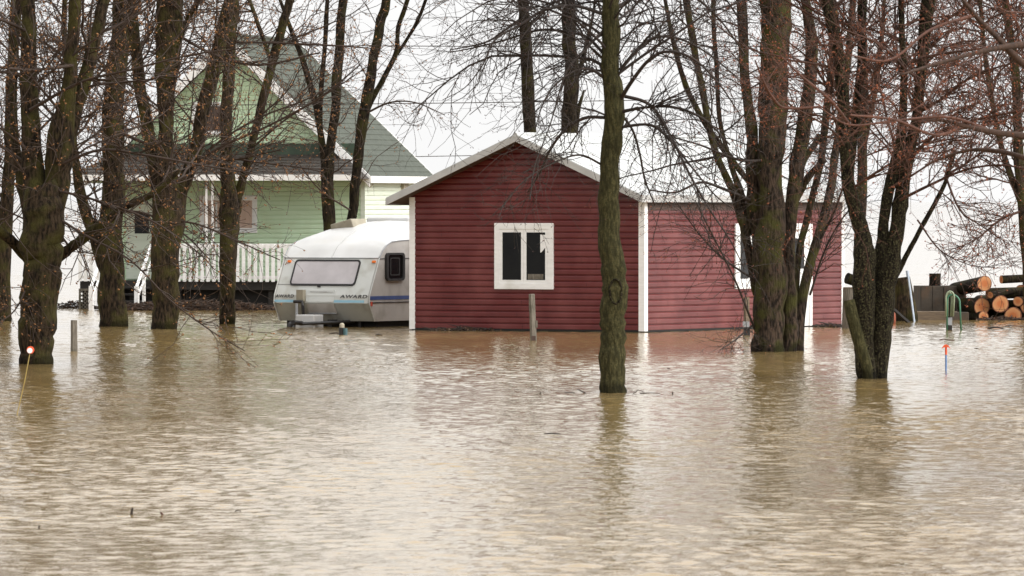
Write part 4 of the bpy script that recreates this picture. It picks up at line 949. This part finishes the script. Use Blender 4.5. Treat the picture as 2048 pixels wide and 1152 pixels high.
def marker():
    Y = depth(741); o = ground(1892, 741); k = Y/F; root = empty('marker_stake', o); tag(root, 'blue survey stake with an orange arrow-shaped head, right foreground water', 'stake')
    h = 50*k; m = MB(); m.tube([(0,0,-0.4),(0,0,h-0.06)], 0.013, 8); m.build('shaft', M['bluepaint'], root)
    m = MB(); m.tube([(0,0,h-0.13),(0,0,h-0.0)], 0.016, 8)
    m.prism([(-0.065,h-0.045),(-0.02,h-0.02),(-0.015,h-0.03),(0.015,h-0.03),(0.02,h-0.02),(0.065,h-0.045),(0.03,h+0.005),(0,h+0.018),(-0.03,h+0.005)], lambda a, b, d: Vector((a, d, b)), -0.02, 0.02)
    m.build('head', M['orangepaint'], root)
    o = ground(34, 830); Y = depth(830); k = Y/F; root = empty('marker_stake', o); tag(root, 'thin yellow rod leaning right, topped by a red and white disc', 'stake')
    m = MB(); dx = 27*k; h = 130*k; m.tube([(-0.03,0,-0.2),(0,0,0),(dx*0.55,0,h*0.5),(dx,0,h)], 0.0055, 6); m.build('rod', M['yellow'], root)
    m = MB(); m.tube([(dx,0.012,h),(dx,-0.012,h)], 0.042, 20); m.build('disc', M['orangepaint'], root)
    m = MB(); m.tube([(dx-0.006,-0.013,h-0.006),(dx-0.006,-0.022,h-0.006)], 0.030, 20); m.build('reflector', M['white'], root)
marker()

# ---------------------------------------------------------------- wood pile and yard things on the right
def log_obj(label, px, py, rpx, Y, length, ang=0, tilt=0, name='log', rise=0, group='sawn logs in the pile', bend=0, bk='bark_left', z=None, cutmat=None):
    o = at(px, py, Y); root = empty(name, o); tag(root, label, 'log', group)
    r = rpx/F*Y; a = R(ang); d = Vector((math.sin(a), math.cos(a), math.tan(R(tilt)))).normalized()
    side_ = Vector((d.y, -d.x, 0)).normalized()
    pts = [d*(length*t)+side_*bend*math.sin(math.pi*t*0.8)+Vector((0,0,bend*0.5*t*t)) for t in np.linspace(0, 1, 9)]
    m = MB(); m.tube(pts, [r*(1-0.12*t) for t in np.linspace(0, 1, 9)], 22, lump=0.05, seed=px, cap=False)
    m.build('bark', M[bk], root, smooth=True)
    # cut face with rings: radial attribute
    me = bpy.data.meshes.new('cut_end'); n = 22; up = Vector((0.31,0.95,0.02)).normalized(); t = d
    a1 = (up-t*up.dot(t)); 
    if a1.length < 0.05: a1 = Vector((1,0,0))-t*t.x
    a1.normalize(); b1 = t.cross(a1); vs = [tuple(-d*0.004)]; rad = [0.0]; fs = []
    for j in (0.5, 1.0):
        for k in range(n):
            th = 2*math.pi*k/n; p = (a1*math.cos(th)+b1*math.sin(th))*r*1.01*j*(1+0.05*(math.sin(2*th+px)*0.5+math.sin(3*th+px*2)*0.4))-d*0.004; vs.append(tuple(p)); rad.append(j)
    for k in range(n): fs += [(0, 1+k, 1+(k+1) % n), (1+k, 1+n+k, 1+n+(k+1) % n, 1+(k+1) % n)]
    me.from_pydata(vs, [], fs); at_ = me.attributes.new('radial', 'FLOAT', 'POINT'); at_.data.foreach_set('value', rad)
    me.materials.append(cutmat or M['cut']); ob = bpy.data.objects.new('cut_end', me); C.objects.link(ob); ob.parent = root
    return root
Yp = 142.0
log_obj('large log with an orange sawn face, highest of the thick ones in the pile', 1969, 567, 15.5, Yp, 1.6, -19, -5)
log_obj('darker weathered log end directly under the highest thick log', 1964, 613, 17, Yp+0.1, 1.5, -17, 0)
log_obj('thick log with an orange face in the middle row, between two round ends', 2001, 608, 17, Yp, 1.6, -12, 0)
log_obj('thick log lowest right in the pile, half hidden by water', 2026, 632, 17.5, Yp-0.1, 1.5, 6, 0)
log_obj('small round log end at the right of the middle row', 2036, 603, 10, Yp+0.1, 1.4, 15, 0)
log_obj('small weathered log end at the waterline, lower left of the pile', 1967, 633, 10.5, Yp-0.05, 1.3, -20, 0)
log_obj('long thin crooked log with pale yellow end, lying on top of the pile', 2003, 559, 8, Yp-0.1, 1.7, 62, 2, bend=0.12)
log_obj('small split log wedged beside the highest thick log', 1981, 590, 7, Yp-0.05, 0.9, 40, 5)
log_obj('bulky log filling the right end of the pile', 2062, 610, 22, Yp+0.2, 1.5, 10, 0)
log_obj('long barked log lying across behind the sawn ends', 1975, 588, 12, Yp+0.5, 1.3, 75, 2)
log_obj('half hidden dark log behind the gap in the pile', 2040, 580, 10, Yp+0.7, 1.4, 30, 0)
log_obj('dark log at the waterline behind the lowest sawn ends', 1975, 634, 13, Yp+0.6, 1.3, 78, 0)
log_obj('second barked log lying across behind the middle row', 1980, 612, 13, Yp+0.65, 1.3, 78, 0)
def yard():
    # concrete planter box
    o = at(1887, 640, 143.0); o.z = 0; root = empty('wooden_crate', o, R(4)); tag(root, 'large grey-brown boarded box standing left of the log pile', 'box')
    k = 143/F; m = MB(); a = 46*k; hh = (640-573)*k
    nb = 4
    for i in range(nb): m.box((-a+i*2*a/nb+0.004, -0.02+0.006*(i%2), -0.3),(-a+(i+1)*2*a/nb-0.004, 0.03, hh))
    bevel(m.build('front_board', M['concrete'], root), 0.008)
    m = MB(); m.box((-a,0.035,-0.3),(-a+0.04,1.1,hh-0.006)); m.box((a-0.04,0.035,-0.3),(a,1.1,hh-0.006)); m.box((-a,1.1,-0.3),(a,1.14,hh-0.006)); m.build('side_board', M['concrete'], root)
    m = MB(); m.box((-a+0.04,0.035,hh-0.05),(a-0.04,1.1,hh-0.012)); m.build('lid', M['concrete'], root)
    # block on it
    p = at(1869, 573, 143.3); root = empty('stump_block', p, R(-8)); tag(root, 'short sawn block standing on top of the grey-brown box', 'wood block')
    m = MB(); m.tube([(0,0.12,0),(0,0.12,0.13),(0,0.12,0.262)], [0.125,0.12,0.125], 7, lump=0.06); m.build('block', M['bark_dark'], root)
    # timber beam
    p = at(1862, 628, 142.2); p.z = 0; root = empty('timber_beam', p, R(2)); tag(root, 'squared timber beam at the waterline in front of the boxes', 'beam')
    m = MB(); m.box((-0.42,-0.12,-0.1),(0.52,0.12,0.175)); bevel(m.build('beam', M['timber'], root), 0.01)
    # block under pile
    p = at(1918, 628, 141.8); p.z = 0; root = empty('wood_block', p); tag(root, 'small grey block under the box, just left of the lowest logs', 'wood block')
    m = MB(); m.box((-0.16,-0.1,-0.1),(0.19,0.1,0.165)); bevel(m.build('block', M['concrete'], root), 0.01)
    # standing slab stump behind the V tree
    p = at(1812, 640, 141.0); p.z = 0; root = empty('tree_stump', p); tag(root, 'broad bark-covered stump showing right behind the V-shaped tree', 'stump')
    m = MB(); m.tube([(0,0,-0.2),(0,0,0.1),(-0.05,0,0.5),(-0.1,0,0.86)], [0.26,0.24,0.20,0.18], 16, lump=0.07); m.build('stump', M['bark_left'], root, smooth=False)
    # ladder leaning
    p = at(1830, 621, 140.5); p.z = 0; root = empty('ladder', p); tag(root, 'pale blue metal ladder rail leaning against the broad stump', 'ladder')
    m = MB(); m.tube([(0,0,-0.1),(-0.14,0.1,1.0)], 0.022, 4); m.build('rail', M['palebluemetal'], root)
    m = MB(); m.tube([(0.0,0.33,-0.1),(-0.14,0.43,1.0)], 0.022, 4); m.build('rail', M['palebluemetal'], root)
    for k_ in range(4):
        t = 0.2+0.22*k_; m = MB(); m.tube([(-0.14*t,0.1*t,1.0*t),(-0.14*t,0.33+0.1*t,1.0*t)], 0.012, 6); m.build('rung', M['palebluemetal'], root)
    # plank leaning, orange tub
    p = at(1808, 632, 139.0); p.z = 0; root = empty('plank', p); tag(root, 'dark plank slanting down to the water right of the V-shaped tree', 'plank')
    m = MB(); m.tube([(-0.2,0,0.26),(0.12,0,-0.02)], 0.035, 4); m.build('board', M['plank'], root)
    p = at(1783, 640, 138.0); p.z = 0; root = empty('traffic_cone', p); tag(root, 'orange rounded tub half hidden behind the V-shaped tree', 'tub')
    root.name = 'orange_tub'
    m = MB(); m.tube([(0,0,-0.1),(0,0,0.1),(0,0,0.2),(0,0,0.25)], [0.07,0.085,0.075,0.03], 14); m.build('tub', M['rust'], root, smooth=True)
    # sawn stump left of V tree with log on it
    p = at(1704, 655, 133.0); p.z = 0; root = empty('tree_stump', p); tag(root, 'tall stump with reddish sawn top, between cottage corner and V-shaped tree', 'stump')
    k = 133/F; m = MB(); m.tube([(0,0,-0.3),(0,0,0.3),(0,0,0.76)], [0.20,0.19,0.175], 18, lump=0.05, cap=False); m.build('stump', M['oldwood'], root, smooth=True)
    m = MB(); m.tube([(0,0,0.745),(0,0,0.768)], [0.182,0.178], 18, lump=0.05); m.build('cut_top', M['timber'], root)
    log_obj('short dark log lying on the tall reddish-topped stump', 1694, 556, 11, 132.9, 0.5, 68, -18, group=None, cutmat=M['bark_dark'])
    # hose on its stand
    o = ground(1898, 661); root = empty('hose_stand', o); tag(root, 'looped garden hose hanging on a short stand in the water', 'hose stand')
    m = MB(); m.box((-0.03,0.0,-0.3),(0.03,0.05,0.62)); m.build('stake', M['plank'], root)
    m = MB(); m.box((-0.055,-0.06,0.10),(0.055,0.0,0.24)); m.build('tap_box', M['metal'], root)
    m = MB(); m.box((-0.055,-0.06,-0.02),(0.055,0.0,0.095)); m.build('tap_base', M['plank'], root)
    for i, (dx, hh, wd, mt) in enumerate(((0,0.70,0.05,'hosepale'),(0.01,0.66,0.035,'hosepale'),(0.005,0.68,0.065,'hosepale'),(0.05,0.66,0.09,'hose'),(0.015,0.72,0.075,'hosepale'))):
        pts = []
        for t in np.linspace(0, 1, 17):
            a = math.pi*t; x = dx-wd*math.cos(a)+(0.05*max(0, t-0.5)*2 if mt == 'hose' else 0); z = hh-0.12+0.12*math.sin(a)
            pts.append((x, -0.03-0.015*i, z))
        lo_ = 0.26 if mt == 'hosepale' else -0.05
        pts = [(pts[0][0]-0.0, -0.03-0.015*i, lo_)]+pts+[(pts[-1][0]+(0.03 if mt == 'hose' else -0.02), -0.03-0.015*i, lo_)]
        m = MB(); m.tube(pts, 0.017, 7); m.build('hose_loop', M[mt], root, smooth=True)
yard()

# power lines
def wire(label, pa, pb, Ya, Yb, sag, seed):
    a = at(*pa, Ya); b = at(*pb, Yb); root = empty('power_line', a); tag(root, label, 'cable', None)
    m = MB(); pts = [a.lerp(b, t)-a+Vector((0,0,-sag*4*t*(1-t))) for t in np.linspace(0, 1, 40)]; m.tube(pts, 0.009, 5); m.build('cable', M['twig_dark'], root)
wire('upper thin cable crossing the sky above the green roof ridge', (-900, 60), (3000, 70), 152, 152, 0.30, 1)
wire('lower dark cable crossing behind the trees above the cottage', (-900, 205), (3000, 150), 150, 150, 0.28, 2)
wire('faint cable low over the cottage roof, farthest down of the cables', (-900, 330), (3000, 255), 170, 170, 0.2, 3)

# floating debris
def stick(label, px, py, pts, r0=0.006, mt='twig_dark', cat='stick', group=None):
    o = ground(px, py); k = depth(py)/F; root = empty('floating_stick', o); tag(root, label, cat, group)
    m = MB(); m.tube([(a*k, b, c) for a, b, c in pts], [r0*(1-0.5*i/len(pts)) for i in range(len(pts))], 6, lump=0.1); m.build('stick', M[mt], root)
stick('upright dark twig tip poking out of the near left water', 263, 1030, [(0,0,-0.05),(0,0,0.0),(1,0,0.035),(2,0,0.055)], 0.013)
stick('slanting reddish twig tip right of the upright one in near water', 324, 1032, [(3,0,-0.02),(1,0,0.01),(-3,0,0.03)], 0.012, 'twig_red')
stick('curved dark twig in the water left of the lone mossy trunk', 1160, 787, [(12,0,0.0),(6,0,0.02),(-2,0,0.045),(-6,0,0.05)], 0.009)
stick('flat twig floating left of the lone mossy trunk', 1140, 787, [(-10,0,0.01),(0,0,0.015),(10,0,0.01)], 0.006)
stick('thin bent twig arching out of the water right of the lone trunk', 1282, 788, [(-16,0,0.0),(-6,0,0.05),(4,0,0.03),(10,0,0.0)], 0.006)
stick('flat twig trailing right of the thin bent twig', 1300, 788, [(-20,0,0.01),(0,0,0.014),(20,0,0.008)], 0.006)
stick('short stub in the water farther right of the lone trunk', 1345, 789, [(0,0,-0.02),(0,0,0.02),(1,0,0.035)], 0.010)
stick('tiny upright stub in the water farthest left of the lone trunk', 1081, 789, [(0,0,-0.02),(0,0,0.02),(0,0,0.03)], 0.008)
stick('long thin stick floating in open water below the cottage', 1104, 869, [(-16,0,0.004),(0,0,0.014),(18,0,0.004)], 0.009)
stick('dark speck of driftwood in the water below the V-shaped tree', 1707, 825, [(-2,0,0),(0,0,0.012),(3,0,0.0)], 0.014)
stick('flat brown stick floating above the orange-topped stake', 1893, 681, [(-14,0,0.01),(-6,0,0.025),(0,0,0.015),(16,0,0.008)], 0.012, 'twig_red')
stick('dark branch floating in front of the log pile', 1987, 658, [(-12,0,0.01),(0,0,0.035),(10,0,0.03),(20,0,0.01)], 0.022)
stick('branched twig poking up in front of the log pile', 2003, 648, [(-14,0,0.0),(-4,0,0.05),(2,0,0.12)], 0.010)
stick('thin twig lying on the water at the right edge before the logs', 2030, 655, [(-20,0,0.03),(0,0,0.03),(20,0,0.02)], 0.010)
stick('flat driftwood in the water by the standpipe', 757, 671, [(-6,0,0.005),(0,0,0.02),(8,0,0.005)], 0.016)
stick('low dark driftwood left of the standpipe', 672, 668, [(-14,0,0.005),(0,0,0.02),(10,0,0.008)], 0.014)
stick('short brown twig floating right of the marker stake', 1953, 698, [(-5,0,0.0),(0,0,0.012),(5,0,0.0)], 0.008)
stick('faint twig floating far left of the long thin stick', 476, 1023, [(-6,0,0.002),(0,0,0.012),(6,0,0.002)], 0.006)
stick('tiny twig tip breaking the water at the lower left', 78, 1056, [(0,0,-0.02),(0,0,0.01),(1,0,0.018)], 0.007)
stick('small upright stub in water under the cottage side wall', 1337, 738, [(-2,0,0.0),(0,0,0.012),(3,0,0.0)], 0.009)
def rubble(name, label, cat, px0, px1, py, h, n, r0, mt, seed, dy=0.3, kind='stuff'):
    r = random.Random(seed); m = MB(); Y = depth(py); k = Y/F; o = ground((px0+px1)/2, py)
    wx = (px1-px0)*k/2
    for i in range(n):
        x = r.uniform(-1, 1)*wx; z = r.random()**1.6*h*(1-(abs(x)/wx)**3); y = r.uniform(0, dy)
        a = r.uniform(0, math.pi); l_ = r.uniform(0.05, 0.22); e = r.uniform(-0.5, 0.5)
        m.tube([(x,y,z),(x+l_*math.cos(a),y+l_*math.sin(a)*0.5,z+l_*e*0.6),(x+l_*1.8*math.cos(a),y+l_*math.sin(a),z+l_*e)], [r0*r.uniform(0.5,1.2), r0*0.8, r0*0.3], 4)
        if r.random() < 0.8:
            s_ = r.uniform(0.02, 0.045); c = Vector((x+r.uniform(-.1,.1), y, z+0.01)); n1 = Vector((r.gauss(0,1), r.gauss(0,1), r.gauss(0,1))).normalized(); n2 = n1.cross(Vector((0.2,0.9,0.3))).normalized()
            m.m = 1; m.add([c+n1*s_, c+n2*s_*0.6+n1.cross(n2)*0.005, c-n1*s_, c-n2*s_*0.6], [(0,1,2,3)]); m.m = 0
    ob = m.build(name, [M[mt], M['debris']], None, fix=False); ob.location = o; tag(ob, label, cat, kind=kind)
rubble('floating_debris', 'tangle of dark twigs washed against the cottage gable', 'debris', 866, 1000, 662, 0.05, 170, 0.010, 'twig_dark', 1)
rubble('floating_debris', 'leafy brown debris and twigs heaped along the porch base', 'debris', 205, 560, 621, 0.20, 1500, 0.009, 'twig_brown', 2, 0.45)
rubble('floating_debris', 'low tangle of twigs left of the porch lattice', 'debris', 118, 186, 617, 0.16, 160, 0.008, 'twig_dark', 3)
rubble('dry_shrubs', 'dark leafless shrubs under the porch deck', 'shrub', 355, 560, 617, 0.52, 1500, 0.007, 'twig_dark', 4, 0.5)
rubble('floating_debris', 'dark twigs washed up by the cottage far corner', 'debris', 1640, 1690, 655, 0.05, 60, 0.012, 'twig_dark', 5)
rubble('floating_debris', 'twigs floating along the foot of the log pile', 'debris', 1960, 2070, 641, 0.06, 120, 0.010, 'twig_brown', 6)
